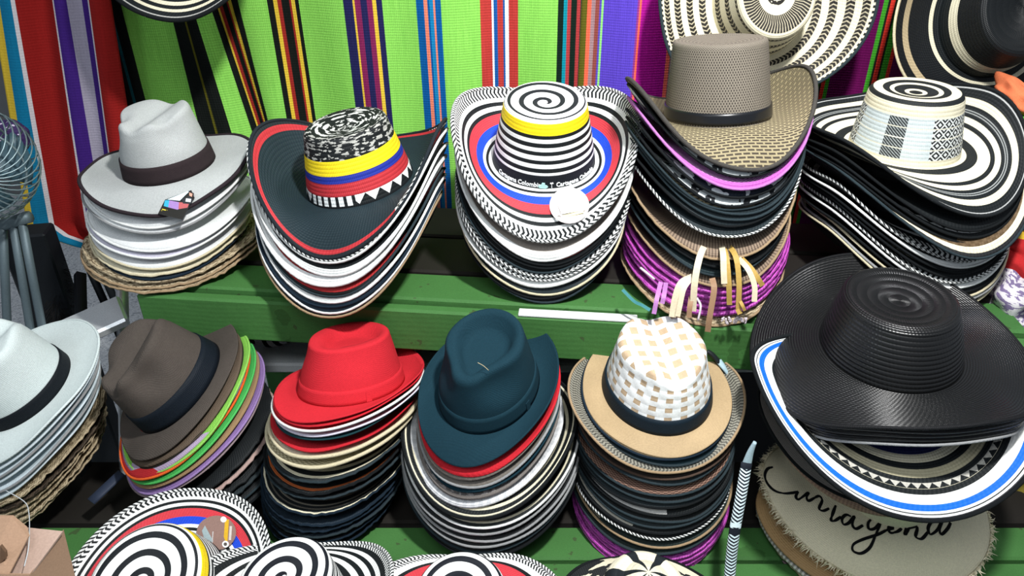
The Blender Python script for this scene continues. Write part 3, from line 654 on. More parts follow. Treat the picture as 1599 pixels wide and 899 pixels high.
# ---------------------------------------------------------------- 6: white panama at the left end
pan = rings('panama_straw', [(0, '#cfdad8')], [dict(v0=0, v1=1.01, kind='hatch', n=220, k=50, c0='#d4dedc', c1='#c2cfce')], braid=60, bs=.18, vary=.05)
G = dims(.072, .122, .142, .012, .012, -.016, .01, ch=.112, tr=.86, rd=.16, crease=.10, pinch=.12)
O, rt = at(38, 608, .98), (16, 13, -25)
T = full_hat('panama_hat', 'white panama hat with black ribbon, above the cardboard box', 'hat', None, O, rt, G, pan, pan, 'bumpy', (.0, .15, .002, cloth('black_ribbon', '#12171c', .6)), (rings('panama_edge', [(0, '#c9d5d4')], braid=1), .0022), seed=25)
top = 'white panama'
run(top, (O, rt, G), at(52, 745, .97), (9, 12, -10), dict(A=.122, Bf=.135), 735, [
 (746, 'pale blue white straw hat', mPALE, None, 1, 1), (756, 'pale straw hat with brownish edge', mPALE, eGRY, .99, 1), (764, 'pale blue straw hat', mPALE, None, .99, 1), (774, 'pale blue straw hat, thick rim', mPALE, eGRY, .98, 1), (786, 'white straw hat', mPALE, None, .97, 1),
 (797, 'frayed beige raffia hat', mRAG, None, 1.10, 1.0, dict(rag=.014)), (805, 'dark brown raffia hat', rings('shaded_raffia', [(0, '#43382c')], [dict(v0=0, v1=1, kind='ikat', n=80, k=20, c0='#4d4134', c1='#2a231c')], braid=14, bs=.8), None, 1.12, 1.0, dict(rag=.012)),  # dark raffia: shadow on the beige hat put into a hat's colour
 (813, 'frayed grey raffia hat', mRAG, None, 1.10, 1.0, dict(rag=.014)), (821, 'frayed straw hat', mRAG, None, 1.10, 1.0, dict(rag=.014)), (829, 'frayed dull straw hat', mRAG, None, 1.08, 1.0, dict(rag=.014)), (836, 'frayed straw hat on the lower bench', mRAG, None, 1.05, 1.0, dict(rag=.014))], name='straw_hat')
# ---------------------------------------------------------------- 7: brown trilby
G = dims(.079, .107, .133, .016, -.008, -.010, .0, ch=.112, tr=.80, crease=.2, pinch=.3, slope=.04, rd=.14)
O, rt = at(280, 602, 1.0), (14, 29, -30)
bt = cloth('brown_felt', '#4a443f', vary=.14)
T = full_hat('trilby_hat', 'dark brown trilby tilted sideways, with blue-black ribbon', 'hat', None, O, rt, G, bt, bt, 'fedora', (.0, .22, .002, cloth('blue_black_ribbon', '#131a22', .55)), None, seed=31)
top = 'brown trilby'
def fl(n, h): return cloth(n, h)
run(top, (O, rt, G), at(352, 735, 1.0), (8, 14, -20), dict(A=.118, Bf=.135, sL=.01), 724, [
 (729, 'brown cloth trilby', fl('brown_cloth', '#5a4e42'), None, 1.02, 1), (731, 'olive black trilby', fl('olive_black', '#2b2b24'), None, 1.02, 1), (737, 'lime green cloth trilby', fl('lime_cloth', '#78b34a'), fl('lime_edge', '#86c058'), 1.04, 1.05), (741, 'pale lavender trilby', fl('pale_lavender', '#a394ac'), None, 1.05, 1.05), (748, 'red cloth trilby with orange edge', fl('red_cloth2', '#a3262a'), fl('orange_edge', '#d8602a'), 1.04, 1.08),
 (755, 'green edged cloth trilby', fl('green_cloth', '#3f9a4a'), fl('green_edge', '#4cae58'), 1.05, 1.09), (763, 'tan cloth trilby', fl('tan_cloth', '#8d7455'), None, 1.05, 1.10), (771, 'purple cloth trilby', fl('purple_cloth', '#7d6496'), fl('purple_edge', '#8d74a6'), 1.06, 1.11), (777, 'greyish pink trilby', fl('greyish_pink', '#8c7c80'), None, 1.06, 1.11),
 (787, 'black straw hat with frayed rim', mBLK, None, 1.10, 1, dict(rag=.012)), (795, 'black hat with pale torn edge', rings('torn_edge', [(0, K), (.85, '#a88f88')], braid=14), None, 1.10, 1, dict(rag=.012)), (803, 'black frayed hat', mBLK, None, 1.1, 1, dict(rag=.012)), (811, 'dark frayed hat', mCHAR, None, 1.1, 1, dict(rag=.012)), (819, 'dark hat', mBLK, eCHR, 1.1, 1), (827, 'dark hat on the lower bench', mBLK, eBLK, 1.08, 1)], name='trilby_hat')
# ---------------------------------------------------------------- 8: red trilby
rf = cloth('red_cotton', '#bb2630', vary=.05)
G = dims(.080, .107, .138, .008, .016, -.006, .02, ch=.083, tr=.775, crease=.20, pinch=.08, slope=.03, rd=.07, ba=1.15)
O, rt = at(550, 599, .97), (-15, 1, -24)
T = full_hat('trilby_hat', 'plain red cotton trilby, topmost of its stack', 'hat', None, O, rt, G, rf, rf, 'teardrop', (.0, .17, .0014, rf), None, seed=33)
HAT_RED, G_RED = T, G
top = 'red trilby'
fr_ = dict(rag=.010)
run(top, (O, rt, G), at(515, 790, .965), (2, 0, -8), dict(A=.118, Bf=.130, sL=.012, sR=.016, fr=-.002, bk=.01), 650, [
 (661, 'red cotton trilby', rf, None, 1.02, 1), (672, 'red cotton trilby with white edge', rf, eWHT, 1.03, 1), (681, 'white and lavender trilby', mLAV, None, 1.04, 1.0), (686, 'dark teal trilby', fl('teal_cloth', '#1b3b40'), None, 1.02, 1), (705, 'red trilby with cream rim', rf, None, 1.02, 1.0), (713, 'cream rimmed cloth hat', mCREAM, eCRM, 1.05, 1.0, dict(ew=.0032, eh=.0032)),
 (729, 'pale woven straw hat', rings('pale_woven', [(0, '#a39b7e')], [dict(v0=.5, v1=1.01, kind='check', n=70, k=4, c0='#cfc7a6', c1='#9a9072')], braid=14), eCRM, 1.05, 1.0, dict(ew=.0032, eh=.0032)), (752, 'black and cream striped hat with frayed rim', rings('bc_frayed', [(0, '#3a3026'), (.3, CR), (.5, K), (.72, CR), (.84, '#23292c')], braid=14), eCHR, 1.03, 1.0, fr_), (771, 'black hat with torn orange lining', rings('orange_lining', [(0, K), (.75, '#a5552a'), (.86, K)], braid=14), eBLK, 1.04, 1.0, fr_),
 (778, 'black frayed hat', mBLK, eCHR, 1.04, 1.0, fr_), (803, 'black hat with cream inner rings', rings('cream_inner', [(0, '#6d665c'), (.3, K), (.5, '#7b766a'), (.58, K), (.7, '#5a564e'), (.76, K), (.88, CR), (.95, K)], braid=14), eNAV, 1.05, 1.0, fr_), (820, 'blue-black straw hat', mNAVYB, eNAV, 1.03, 1, fr_),
 (829, 'navy straw hat', mNAVYB, eNAV, 1.02, 1, fr_), (838, 'dark navy hat', mNAVYB, eCHR, 1.02, 1, fr_), (847, 'navy black hat', mBLK, eNAV, 1.0, 1, fr_), (857, 'dark hat on the lower bench', mBLK, eNAV, .98, 1, fr_)])
# ---------------------------------------------------------------- 9: navy trilby
nf = cloth('navy_cotton', '#14303b', vary=.05, rough=.85)
G = dims(.077, .106, .140, .014, .016, -.020, .02, ch=.103, tr=.815, crease=.20, pinch=.34, slope=.05, rd=.11, ba=1.2)
O, rt = at(764, 603, .95), (14, 5, -24)
T = full_hat('trilby_hat', 'dark navy cotton trilby with a teardrop dent in its crown', 'hat', None, O, rt, G, nf, nf, 'teardrop', (.0, .20, .0014, nf), None, seed=36)
HAT_NAVY, G_NAVY = T, G
top = 'navy trilby'
gst_ = cloth('grey_cotton', '#6d6862')
WB = dict(sq=2.1)
run(top, (O, rt, G), at(768, 780, .955), (5, 1, -8), dict(A=.146, Bf=.155, sL=.035, sR=.035, fr=-.014, bk=.02), 739, [
 (745, 'red cotton trilby', rf, None, 1.0, 1), (750, 'grey cotton trilby', gst_, None, .99, 1), (761, 'grey cotton trilby', gst_, eGRY, .97, .99), (769, 'navy cotton trilby', nf, None, .96, .99), (780, 'grey straw hat with figured brim', rings('grey_fig', [(0, '#6f6a66')], [dict(v0=.4, v1=.9, kind='ikat', n=60, k=4, c0='#5c5856', c1='#8a8684')], braid=16), None, .95, .99),
 (793, 'shiny silver white hat', rings('silver_white', [(0, '#5a5654'), (.55, '#d4d6d8')], [dict(v0=.55, v1=1.01, kind='dash', n=60, duty=.5, c0='#d4d6d8', c1='#c6c9cc')], rough=.35, braid=20), None, 1.0, 1.0),
 (811, 'cream hat with black rings', rings('cream_black_rim', [(0, CR), (.62, K), (.72, CR), (.80, K), (.9, CR), (.94, K)], braid=18), eBLK, 1.10, 1.06, dict(sL=.045, sR=.045)), (824, 'black hat with two cream rings', mBW1, eWHT, 1.08, 1.04), (834, 'black and cream ringed hat', mBW2, eGRY, 1.07, 1.03), (845, 'black hat with grey edge', mBLK, eGRY, 1.06, 1.02), (854, 'black ringed hat with white line', mBW1, eGRY, 1.04, 1.02),
 (862, 'black braided hat', mBLK, eCHR, 1.02, 1.0), (870, 'black hat on the lower bench', mBLK, eBLK, 1.0, 1.0)])
# ---------------------------------------------------------------- 10: white checked straw hat
ck = rings('white_check_crown', [(0, '#e9eeee')], [dict(v0=.02, v1=.64, kind='squares', n=20, k=5.2, c0='#ecefee', c1='#b8a184'), dict(v0=.64, v1=1.01, kind='squares_xy', n=42, c0='#ecefee', c1='#b8a184')], braid=9, wv=21, bs=.5, vary=.04)
tb = rings('tan_linen_brim', [(0, '#b09a78')], [dict(v0=0, v1=1.01, kind='hatch', n=170, k=26, c0='#b59e7b', c1='#a08966')], braid=40, bs=.2)
G = dims(.084, .1165, .128, -.006, .002, -.014, .012, ch=.098, tr=.81, rd=.16, crease=.10, pinch=.10, ba=1.14)
O, rt = at(1025, 606, .95), (9, 1, 8)
T = full_hat('straw_hat', 'tan straw hat with white checked crown and wide navy ribbon', 'hat', None, O, rt, G, tb, ck, 'bumpy', (.0, .19, .0025, cloth('navy_ribbon', '#15222c', .55)), None, seed=41)
top = 'white checked hat'
run(top, (O, rt, G), at(1010, 815, .935), (3, 2, 0), dict(A=.127, Bf=.135, sL=.012, sR=.014, fr=-.012, bk=.01), 713, [
 (716, 'navy lined tan straw hat', tb, eNAV, 1.0, 1), (727, 'dark teal cloth hat', fl('teal_black', '#1a2b31'), eCHR, .98, 1), (738, 'wide grey woven hat', rings('grey_woven', [(0, '#77746a')], [dict(v0=.3, v1=1.01, kind='herring', n=150, k=3, slant=1.2, c0='#8a887c', c1='#4c4b45')], braid=14), eTAN, 1.17, 1.02, dict(sR=.03, sL=.03)),
 (748, 'brownish black hat', fl('brown_black', '#2c2724'), eBRN, 1.08, 1), (757, 'slate edged hat', mCHAR, eCHR, 1.06, 1), (774, 'brown woven straw hat', rings('red_brown_weave', [(0, '#3a2a24')], [dict(v0=.5, v1=1.01, kind='check', n=70, k=6, c0='#4a332b', c1='#8a6c5c')], braid=20), eCHR, 1.06, 1), (784, 'black cloth hat', mBLK, eCHR, 1.06, 1), (793, 'charcoal cloth hat', mCHAR, eBLK, 1.05, 1),
 (806, 'black hat with pale crescent brim', rings('pale_crescent', [(0, K)], [dict(v0=.72, v1=.93, kind='dash', n=3, duty=-1, un=1, u0=.70, u1=.99, c0='#c9c9c6', c1='#c9c9c6')], braid=16), eBLK, 1.06, 1), (815, 'black straw hat', mBLK, eCHR, 1.05, 1), (824, 'slate straw hat', mCHAR, eCHR, 1.05, 1), (833, 'black hat with white side ring', rings('pale_side', [(0, K)], [dict(v0=.74, v1=.92, kind='dash', n=3, duty=-1, un=1, u0=.68, u1=.93, c0='#c4c2b6', c1='#c4c2b6')], braid=16), eBLK, 1.05, 1),
 (842, 'black braided hat', mBLK, eZIG, 1.05, 1), (855, 'green-black hat with beige side', rings('green_black', [(0, '#1b2826')], [dict(v0=.7, v1=.92, kind='dash', n=3, duty=-1, un=1, u0=.70, u1=.86, c0='#8d8672', c1='#8d8672')], braid=16), eTAN, 1.05, 1), (865, 'dark green hat', rings('dark_green', [(0, '#1a2725')], braid=16), eCHR, 1.04, 1),
 (876, 'magenta straw hat', mMAG, None, 1.03, 1, dict(rag=.006, th=.004, label='topmost magenta straw hat in the stack under the white checked hat')), (884, 'magenta straw hat', mMAG, None, 1.03, 1, dict(rag=.006, th=.004, label='second magenta straw hat in the stack under the white checked hat')), (892, 'magenta straw hat', mMAG, None, 1.03, 1, dict(rag=.006, th=.004, label='third magenta straw hat in the stack under the white checked hat')), (900, 'magenta straw hat on the lower bench', mMAG, None, 1.0, 1, dict(rag=.006, th=.004, label='lowest magenta straw hat in the stack under the white checked hat'))])
# ---------------------------------------------------------------- 11: big black sun hat
sun = rings('black_sun_straw', [(0, '#131415')], rough=.33, spec=.5, braid=26, wv=150, bs=.8, vary=.1, wamp=.07)
sunc = rings('black_sun_crown', [(0, '#131415')], rough=.32, spec=.5, braid=20, wv=110, bs=.9, vary=.1, wamp=.07)
G = dims(.094, .191, .172, -.034, -.010, .002, .050, ch=.088, tr=.80, rd=.10, k=3.0, sq=2.1, dish=.04, wob=.001, waves=[(-50, 20, -.016), (52, 24, -.030)], tp=1.3)
G['Bb'] = .178
O, rt = at(1388, 540, .905), (3, 5, 0)
HAT_SUN = full_hat('sun_hat', 'large glossy black straw sun hat with drooping wavy brim', 'hat', None, O, rt, G, sun, sunc, 'vueltiao', None, (cloth('sun_binding', '#17181a', .6), .0028), seed=44, n=160, brings=30)
top = 'black sun hat'
blu = rings('blue_rim_brim', [(0, '#1b2250'), (.26, CR), (.36, K), (.44, '#b9b294'), (.54, K), (.60, CR), (.665, K), (.73, '#e9e9e4'), (.835, '#1465cf'), (.905, W_), (.93, K), (.942, W_), (.965, '#2a2a2e')], [dict(v0=.60, v1=.665, kind='tri', n=66, c0='#b9b7ae', c1=K)], braid=30)
e11 = [(676, 'glossy black sun hat', sun, None, .99, 1.0), (682, 'glossy black sun hat', sun, None, .985, 1.0), (688, 'glossy black sun hat', sun, None, .98, 1.0), (694, 'glossy black sun hat with grey edge', sun, eGRY, .975, 1.0)]
made = []
O2 = at(1384, 640, .905)
run(top, (O, rt, G), O2, (3, 5, 0), dict(sL=-.032, sR=-.010, fr=.002, A=.187, Bf=.17), 672, [e[:6]+(dict(waves=[(-50, 20, -.014), (52, 24, -.028)], yj=.3, xj=.0005),) for e in e11], name='sun_hat')
def lone(name, label, px, py, Y, rot, g, bm, cm, edge=None, n=120, style='vueltiao', band=None, seed=1, group='hats in the stack under the black sun hat', **kw):
    O = at(px, py, Y); return full_hat(name, label, 'hat', group, O, rot, g, bm, cm, style, band, edge, n, seed=seed, **kw), O, g, rot
GB = dims(.075, .205, .200, .050, .066, -.022, .03, ch=.05, tr=.86, k=2.2, sq=2.1, wob=.001, ba=1.05); GB['Bb'] = .092
lone('woven_hat', 'white, black and bright blue rimmed hat under the black sun hats', 1374, 611, .89, (13, -3, 0), GB, blu, blu, (eBLK, .003), seed=47)
def low(a, A, B, s_, fr, **kw):
    d = dims(a, A, B, s_, s_, fr, .0, ch=.05, tr=.85, **kw); d['Bb'] = .105; return d
lone('straw_hat', 'grey straw hat with dark edge under the blue rimmed hat', 1338, 645, .895, (9, -3, -8), low(.08, .148, .145, .0, -.03), rings('grey_straw', [(0, '#6f6a66')], braid=26), mCHAR, (eBLK, .0025), seed=48)
lone('straw_hat', 'pinkish tan straw hat above the cream Cartagena hat', 1346, 656, .895, (9, -3, -8), low(.08, .152, .152, .0, -.03), rings('pink_tan', [(0, '#9a7f6c')], [dict(v0=0, v1=1, kind='dash', n=180, duty=.5, c0='#a0856f', c1='#8c7160')], braid=30), mTAN, None, seed=49)
GC = low(.08, .182, .168, -.030, -.042, k=2, p=1.15, sq=2.0, wob=.002)
crm = rings('cream_paper_straw', [(0, '#ddd3b4')], [dict(v0=0, v1=1.01, kind='dash', n=3, duty=2, c0='#e0d7ba', c1='#e0d7ba')], braid=34, wv=240, bs=.4, vary=.04)
T, Oc, _, rc = lone('straw_hat', 'cream straw hat embroidered Cartagena in black, with fringed brim', 1374, 748, .895, (10, -4, -4), GC, crm, crm, None, seed=50)
HAT_CRM = T
tn = rings('tan_sun_straw', [(0, '#b08f63')], braid=30, bs=.5)
lone('straw_hat', 'light tan straw hat below the cream fringed hat', 1352, 784, .90, (8, -2, 4), low(.08, .182, .172, -.02, -.02), tn, tn, None, seed=51)
lone('straw_hat', 'tan hat with white braided lace edge, below the light tan hat', 1350, 801, .90, (6, -2, 0), low(.08, .176, .168, -.01, -.014), tn, tn, (rings('lace_edge', [(0, '#d5d3cc')], [dict(v0=-.1, v1=1.1, kind='dash', n=150, duty=.5, c0='#dcdad3', c1='#9d9a90')], braid=1), .0045), seed=52)
lone('straw_hat', 'ragged brown raffia hat at the foot of the sun hat stack', 1348, 815, .90, (4, -2, 0), low(.08, .180, .166, .0, -.008), mRAG, mRAG, None, seed=53, rag=.012)
lone('straw_hat', 'dull pink raffia hat lying on the lower bench, lowest of the sun hat stack', 1348, 826, .90, (2, -2, 0), low(.08, .176, .162, .0, .0), rings('dull_pink', [(0, '#8b7377')], [dict(v0=0, v1=1, kind='ikat', n=80, k=18, c0='#9a8588', c1='#5f4d50')], braid=14), mRAG, None, seed=54, rag=.012)
# fringe of the cream hat: loose paper threads round its rim
B = brim_pts(GC, 520, [.965, 1.0], 50); V, Fc = [], []
for j in range(520):
    for r_ in range(2):
        p = B[1, j]*1.0; d = B[1, j]-B[0, j]; d = d/np.linalg.norm(d)
        d = d+RNG.normal(size=3)*.45; d /= np.linalg.norm(d); L = RNG.uniform(.006, .013)
        s = np.cross(d, RNG.normal(size=3)); s = s/np.linalg.norm(s)*.0009; q = p+d*L*.55+RNG.normal(size=3)*.0012; e = p+d*L+RNG.normal(size=3)*.003; e[2] -= .002
        b = len(V); V += [p-s, p+s, q+s, q-s, e]; Fc += [[b, b+1, b+2, b+3], [b+3, b+2, b+4]]
mesh('fringe', V, Fc, plain('paper_thread', '#e6dcc0', .7), HAT_CRM, None, False)['kind'] = 'stuff'
# ---------------------------------------------------------------- the front row
fb = dims(.091, .150, .166, .02, .02, -.02, .012, ch=.082, tr=.86, rd=.16, k=2.0, sq=2.2, ba=1.08)
lone('woven_hat', 'striped hat with yellow, blue and red rings, beside the cardboard box', 258, 938, .70, (18, 2, 0), fb, sw, sc3, (eZIG, .003), seed=61, group=None)
HAT_F1_O = at(250, 915, .70)
bwb = rings('bw_striped_brim', [(0, K), (.16, W_), (.3, K), (.42, W_), (.54, K), (.64, W_), (.74, K), (.86, W_)], [dict(v0=.86, v1=1.01, kind='herring', n=150, k=1, slant=1.5, c0=K, c1=W_)], braid=30)
bwc = rings('bw_spiral_crown', [(0, K), (.1, W_), (.17, K), (.23, W_), (.29, K), (.35, W_), (.41, K), (.47, W_), (.52, K), (.58, W_)], [dict(v0=.55, v1=.985, kind='spiral', k=4.2, duty=.6, wob=.2, c0=W_, c1='#161a22')], braid=24)
lone('woven_hat', 'black and white spiral striped hat in front of the red trilby stack', 460, 951, .665, (0, 4, 0), dims(.073, .138, .120, .060, .045, -.03, -.01, ch=.072, tr=.86, rd=.2, k=2.0, sq=2.2), bwb, bwc, (eZIG, .003), seed=62, group=None)
redb = rings('red_ring_brim', [(0, '#1b46c8'), (.30, '#c73a44'), (.62, K), (.70, W_), (.84, K)], [dict(v0=.84, v1=1.01, kind='herring', n=150, k=1, slant=1.5, c0='#14191b', c1='#e6e8e6')], braid=30)
lone('woven_hat', 'spiral crowned hat with red ring in front of the navy trilby stack', 722, 972, .665, (0, 0, 0), dims(.073, .140, .125, .040, .040, -.03, -.01, ch=.070, tr=.86, rd=.2, k=2.0, sq=2.2), redb, bwc, (eZIG, .003), seed=63, group=None)
ptc = rings('cream_black_wedges', [(0, CR)], [dict(v0=0, v1=.98, kind='dash', n=7, duty=.68, c0='#e2dcc4', c1='#1c2226')], braid=22)
def peaked(g):
    return dict(g)
T4 = lone('woven_hat', 'cream and black wedge striped hat with pointed crown in the front row', 1002, 966, .665, (2, 0, 0), dims(.074, .118, .112, .02, .02, -.02, -.01, ch=.080, tr=.80, rd=.40, k=2, dish=-.30), rings('cream_black_blotched', [(0, CR)], [dict(v0=0, v1=1, kind='ikat', n=14, k=4, c0='#cfc9b0', c1='#191c1e')], braid=20), ptc, (eBLK, .0026), seed=64, group=None)
# ---------------------------------------------------------------- hats hanging on the blankets
nat = rings('cream_herring_brim', [(0, CR), (.12, K), (.24, CR), (.36, K), (.48, CR), (.60, K), (.72, CR), (.82, K), (.92, CR), (.965, K)],
   [dict(v0=a, v1=b, kind='herring', n=n_, k=1.0, slant=1.0, duty=.66, c0='#1f1d1a', c1='#a9a189') for a, b, n_ in ((.12, .24, 90), (.36, .48, 110), (.60, .72, 130), (.82, .92, 150))]+[dict(v0=.955, v1=1.01, kind='dash', n=120, duty=.5, c0=CR, c1=K)], braid=26)
natc = rings('cream_herring_crown', [(0, CR), (.08, K), (.2, CR), (.34, K), (.44, CR), (.58, K), (.64, CR), (.76, K), (.87, CR), (.93, K)],
   [dict(v0=a, v1=b, kind='herring', n=n_, k=1.0, slant=1.0, duty=.66, c0='#1e1c19', c1='#a9a189') for a, b, n_ in ((.08, .2, 80), (.34, .44, 72), (.58, .64, 60), (.76, .87, 70))]+[dict(v0=.93, v1=1.01, kind='ikat', n=3, k=2, c0='#1e1c19', c1='#d8d2b8')], braid=24)
lone('woven_hat', 'cream hat with black herringbone rings hanging on the magenta blanket', 1186, 4, 1.44, (72, 2, 8), dims(.086, .190, .172, .055, .055, .01, .02, ch=.10, tr=.8, k=2.2, sq=2.3), nat, natc, (eCHR, .003), seed=71, group=None)
blkc = rings('black_disc_crown', [(0, K), (.10, K), (.16, CR), (.30, '#15181a')], rough=.45, braid=22)
blkb = rings('black_beige_brim', [(0, K), (.12, CR), (.20, '#14171a'), (.66, '#b09f7e'), (.80, '#14171a'), (.965, '#b09f7e')], rough=.5, braid=24)
lone('woven_hat', 'black hat with one beige ring hanging above the swirl striped hat', 1545, 30, 1.40, (66, -6, -8), dims(.092, .190, .165, .045, .045, -.01, .02, ch=.09, tr=.82, k=2.2, sq=2.5), blkb, blkc, (eCRM, .0022), seed=72, group=None)
lone('woven_hat', 'black and cream ringed hat hanging above the grey fedora', 288, -108, 1.42, (48, 2, 0), dims(.09, .156, .175, .03, .03, .01, .03, ch=.08, tr=.82, k=2.2), rings('black_cream_hang', [(0, K), (.5, CR), (.6, K), (.7, CR), (.78, K), (.90, '#a9a9a4'), (.93, K)], braid=22), mBLK, (eBLK, .003), seed=73, group=None)
# ---------------------------------------------------------------- tags, straps, lettering
def bvh_of(o):
    M = np.array(o.matrix_world); p = o.parent
    bpy.context.view_layer.update(); M = o.matrix_world
    V = [M@v.co for v in o.data.vertices]; return BVHTree.FromPolygons(V, [list(q.vertices) for q in o.data.polygons])
CO = Vector((0, 0, CAMZ))
def onto(bv, px, py, off=.002):
    d = Vector(ray(px, py)).normalized(); h = bv.ray_cast(CO, d)
    if h[0] is None: return None
    n = h[1] if h[1].dot(d) < 0 else -h[1]
    return np.array(h[0]+n*off)
def child(t): return {c.name.split('.')[0]: c for c in t.children}
def to_local(t, P):
    bpy.context.view_layer.update(); Mi = np.array(t.matrix_world.inverted()); P = np.atleast_2d(P)
    return P@Mi[:3, :3].T+Mi[:3, 3]
def card(name, t, poly, bv, mat, th=.0012, off=.003, lift=0, par=None):
    """a stiff flat card: polygon given on the photograph, laid on the hat under it"""
    P = [onto(bv, x, y, off) for x, y in poly]; P = np.array([p for p in P if p is not None])
    if len(P) < 3: print('CARD MISSED', name, poly[0]); return empty(name)
    c = P.mean(0); u, s_, vt = np.linalg.svd(P-c); nrm = vt[2]
    if nrm@(np.array([0, 0, CAMZ])-c) < 0: nrm = -nrm
    Q = []
    for x, y in poly:
        d = ray(x, y); o = np.array([0, 0, CAMZ]); k = ((c-o)@nrm)/(d@nrm); Q.append(o+d*k)
    Q = np.array(Q)+nrm*lift; V = np.concatenate([Q+nrm*th, Q]); n = len(Q)
    Fc = [list(range(n)), list(range(2*n-1, n-1, -1))]+[[i, n+i, n+(i+1) % n, (i+1) % n] for i in range(n)]
    return mesh(name, to_local(t, V), Fc, mat, par or t, None, False)
bpy.context.view_layer.update()
bv = bvh_of(child(HAT_U1)['brim'])
def quad(a, b, c, d, s0, s1, t0, t1):
    L = lambda p, q, k: (p[0]+(q[0]-p[0])*k, p[1]+(q[1]-p[1])*k)
    f = lambda s, t: L(L(a, b, s), L(d, c, s), t)
    return [f(s0, t0), f(s1, t0), f(s1, t1), f(s0, t1)]
tg = [(247, 334), (258, 312), (299, 297), (304, 309), (299, 316), (285, 343)]
tcard = card('price_tag', HAT_U1, tg, bv, plain('tag_black', '#1b1a16', .4), .0012, .004); tcard['label'] = 'printed card tag with a photograph and yellow lettering'
for k, (poly, c) in enumerate([([(259, 313), (299, 297), (290, 305), (281, 314), (262, 312)], '#cfe6ee'), ([(258, 313), (265, 313), (263, 324), (256, 322)], '#2fa3c4'), ([(265, 313), (280, 316), (279, 328), (263, 324)], '#9a7ab8'), ([(280, 316), (296, 317), (293, 325), (279, 327)], '#b4585a'),
     ([(284, 311), (297, 306), (302, 313), (298, 319), (286, 318)], '#22262a'), ([(291, 310), (299, 311), (298, 316), (290, 315)], '#dfe3e4'), ([(295, 299), (303, 302), (303, 309), (296, 307)], '#2a2020'), ([(296, 301), (301, 303), (300, 308), (296, 306)], '#c89a86'), ([(279, 331), (288, 333), (285, 338), (278, 335)], '#cdb93a'),
     ([(298, 317), (302, 312), (289, 342), (285, 342)], '#b9a472')]):
    card('tag_print', HAT_U1, poly, bv, plain('tag_'+c, c, .4), .0003, .004, .0013, tcard)
for k in range(3):
    for s0, s1 in ((0, .3), (.36, .62), (.68, 1.0)):
        card('tag_lettering', HAT_U1, quad((254, 325.5), (274, 331), (271, 340), (250, 333.5), s0, s1, .06+.33*k, .24+.33*k), bv, plain('tag_yellow', '#d8c632', .4), .0003, .004, .0013, tcard)
def sticker(T, bv, cx, cy, rx, ry, rot, pale):
    e = [(cx+rx*math.cos(a)*math.cos(rot)-ry*math.sin(a)*math.sin(rot), cy+rx*math.cos(a)*math.sin(rot)+ry*math.sin(a)*math.cos(rot)) for a in np.linspace(0, 2*math.pi, 28, endpoint=False)]
    L = lambda u, v: (cx+rx*u*math.cos(rot)-ry*v*math.sin(rot), cy+rx*u*math.sin(rot)+ry*v*math.cos(rot))
    s = card('round_tag', T, e, bv, plain('tag_clear'+str(pale), '#d9cfcb' if pale else '#8a6f66', .12, 0, .6), .001, .004); s['label'] = 'round glossy printed hang tag with a yellow strip'  # pale tag: strong light on the same clear plastic put into colour
    def disc(u, v, r, c, nm='tag_print', lift=.0012):
        card(nm, T, [L(u+r*math.cos(a), v+r*math.sin(a)*rx/ry) for a in np.linspace(0, 2*math.pi, 14, endpoint=False)], bv, plain('tag_'+c, c, .25), .0002, .004, lift, s)
    def strip(u0, v0, u1, v1, w, c, lift=.0012):
        dx, dy = u1-u0, v1-v0; l = math.hypot(dx, dy); nx, ny = -dy/l*w, dx/l*w
        card('tag_print', T, [L(u0+nx, v0+ny), L(u1+nx, v1+ny), L(u1-nx, v1-ny), L(u0-nx, v0-ny)], bv, plain('tag_'+c, c, .25), .0002, .004, lift, s)
    return disc, strip, L, s
bv3 = bvh_of(child(HAT_U3)['brim'])
disc, strip, L, STK = sticker(HAT_U3, bv3, 889, 321, 31, 28, .0, True)
card('tag_print', HAT_U3, [L(*q) for q in ((-.6, -.1), (-.35, -.75), (.2, -.85), (.45, -.15), (.75, 0), (.6, .3), (-.4, .5))], bv3, plain('tag_white', '#f0f0ee', .25), .0002, .004, .0012, STK)
strip(-.3, .62, .72, .34, .075, '#e8df9a', .0016); strip(-.1, .84, .5, .66, .05, '#efeeea', .0016); disc(-.52, .66, .2, '#f2f2f0', lift=.0016); disc(-.52, .66, .11, '#8b8784', lift=.002); disc(.66, .1, .19, '#f4f4f2', lift=.0016)
FR = [o for o in bpy.data.objects if o.get('label', '').startswith('striped hat with yellow, blue')][0]
bvF = bvh_of(child(FR)['brim'])
disc, strip, L, STK = sticker(FR, bvF, 338, 832, 31, 27, -.1, False)
card('tag_print', FR, [L(*q) for q in ((-.7, -.2), (-.45, -.6), (-.1, -.75), (.0, .1), (-.2, .5), (-.6, .45))], bvF, plain('tag_bluish', '#93a3a6', .25), .0002, .004, .0012, STK)
strip(.62, -.7, .42, .62, .10, '#d0a52c', .0014); strip(.78, -.3, .66, .5, .06, '#c7bdb6', .0014); disc(.45, -.72, .15, '#f2f2f0', lift=.0018); disc(.42, .72, .17, '#f0f0ee', lift=.0018); disc(.42, .72, .09, '#55504c', lift=.0022)
pts = [(-.22, .55), (-.12, -.1), (.0, -.5), (.05, -.35), (-.05, .1), (.05, .25), (.16, -.05), (.12, .2), (.26, -.45)]
for a, b in zip(pts[:-1], pts[1:]): strip(*a, *b, .022, '#efeceb', .0014)
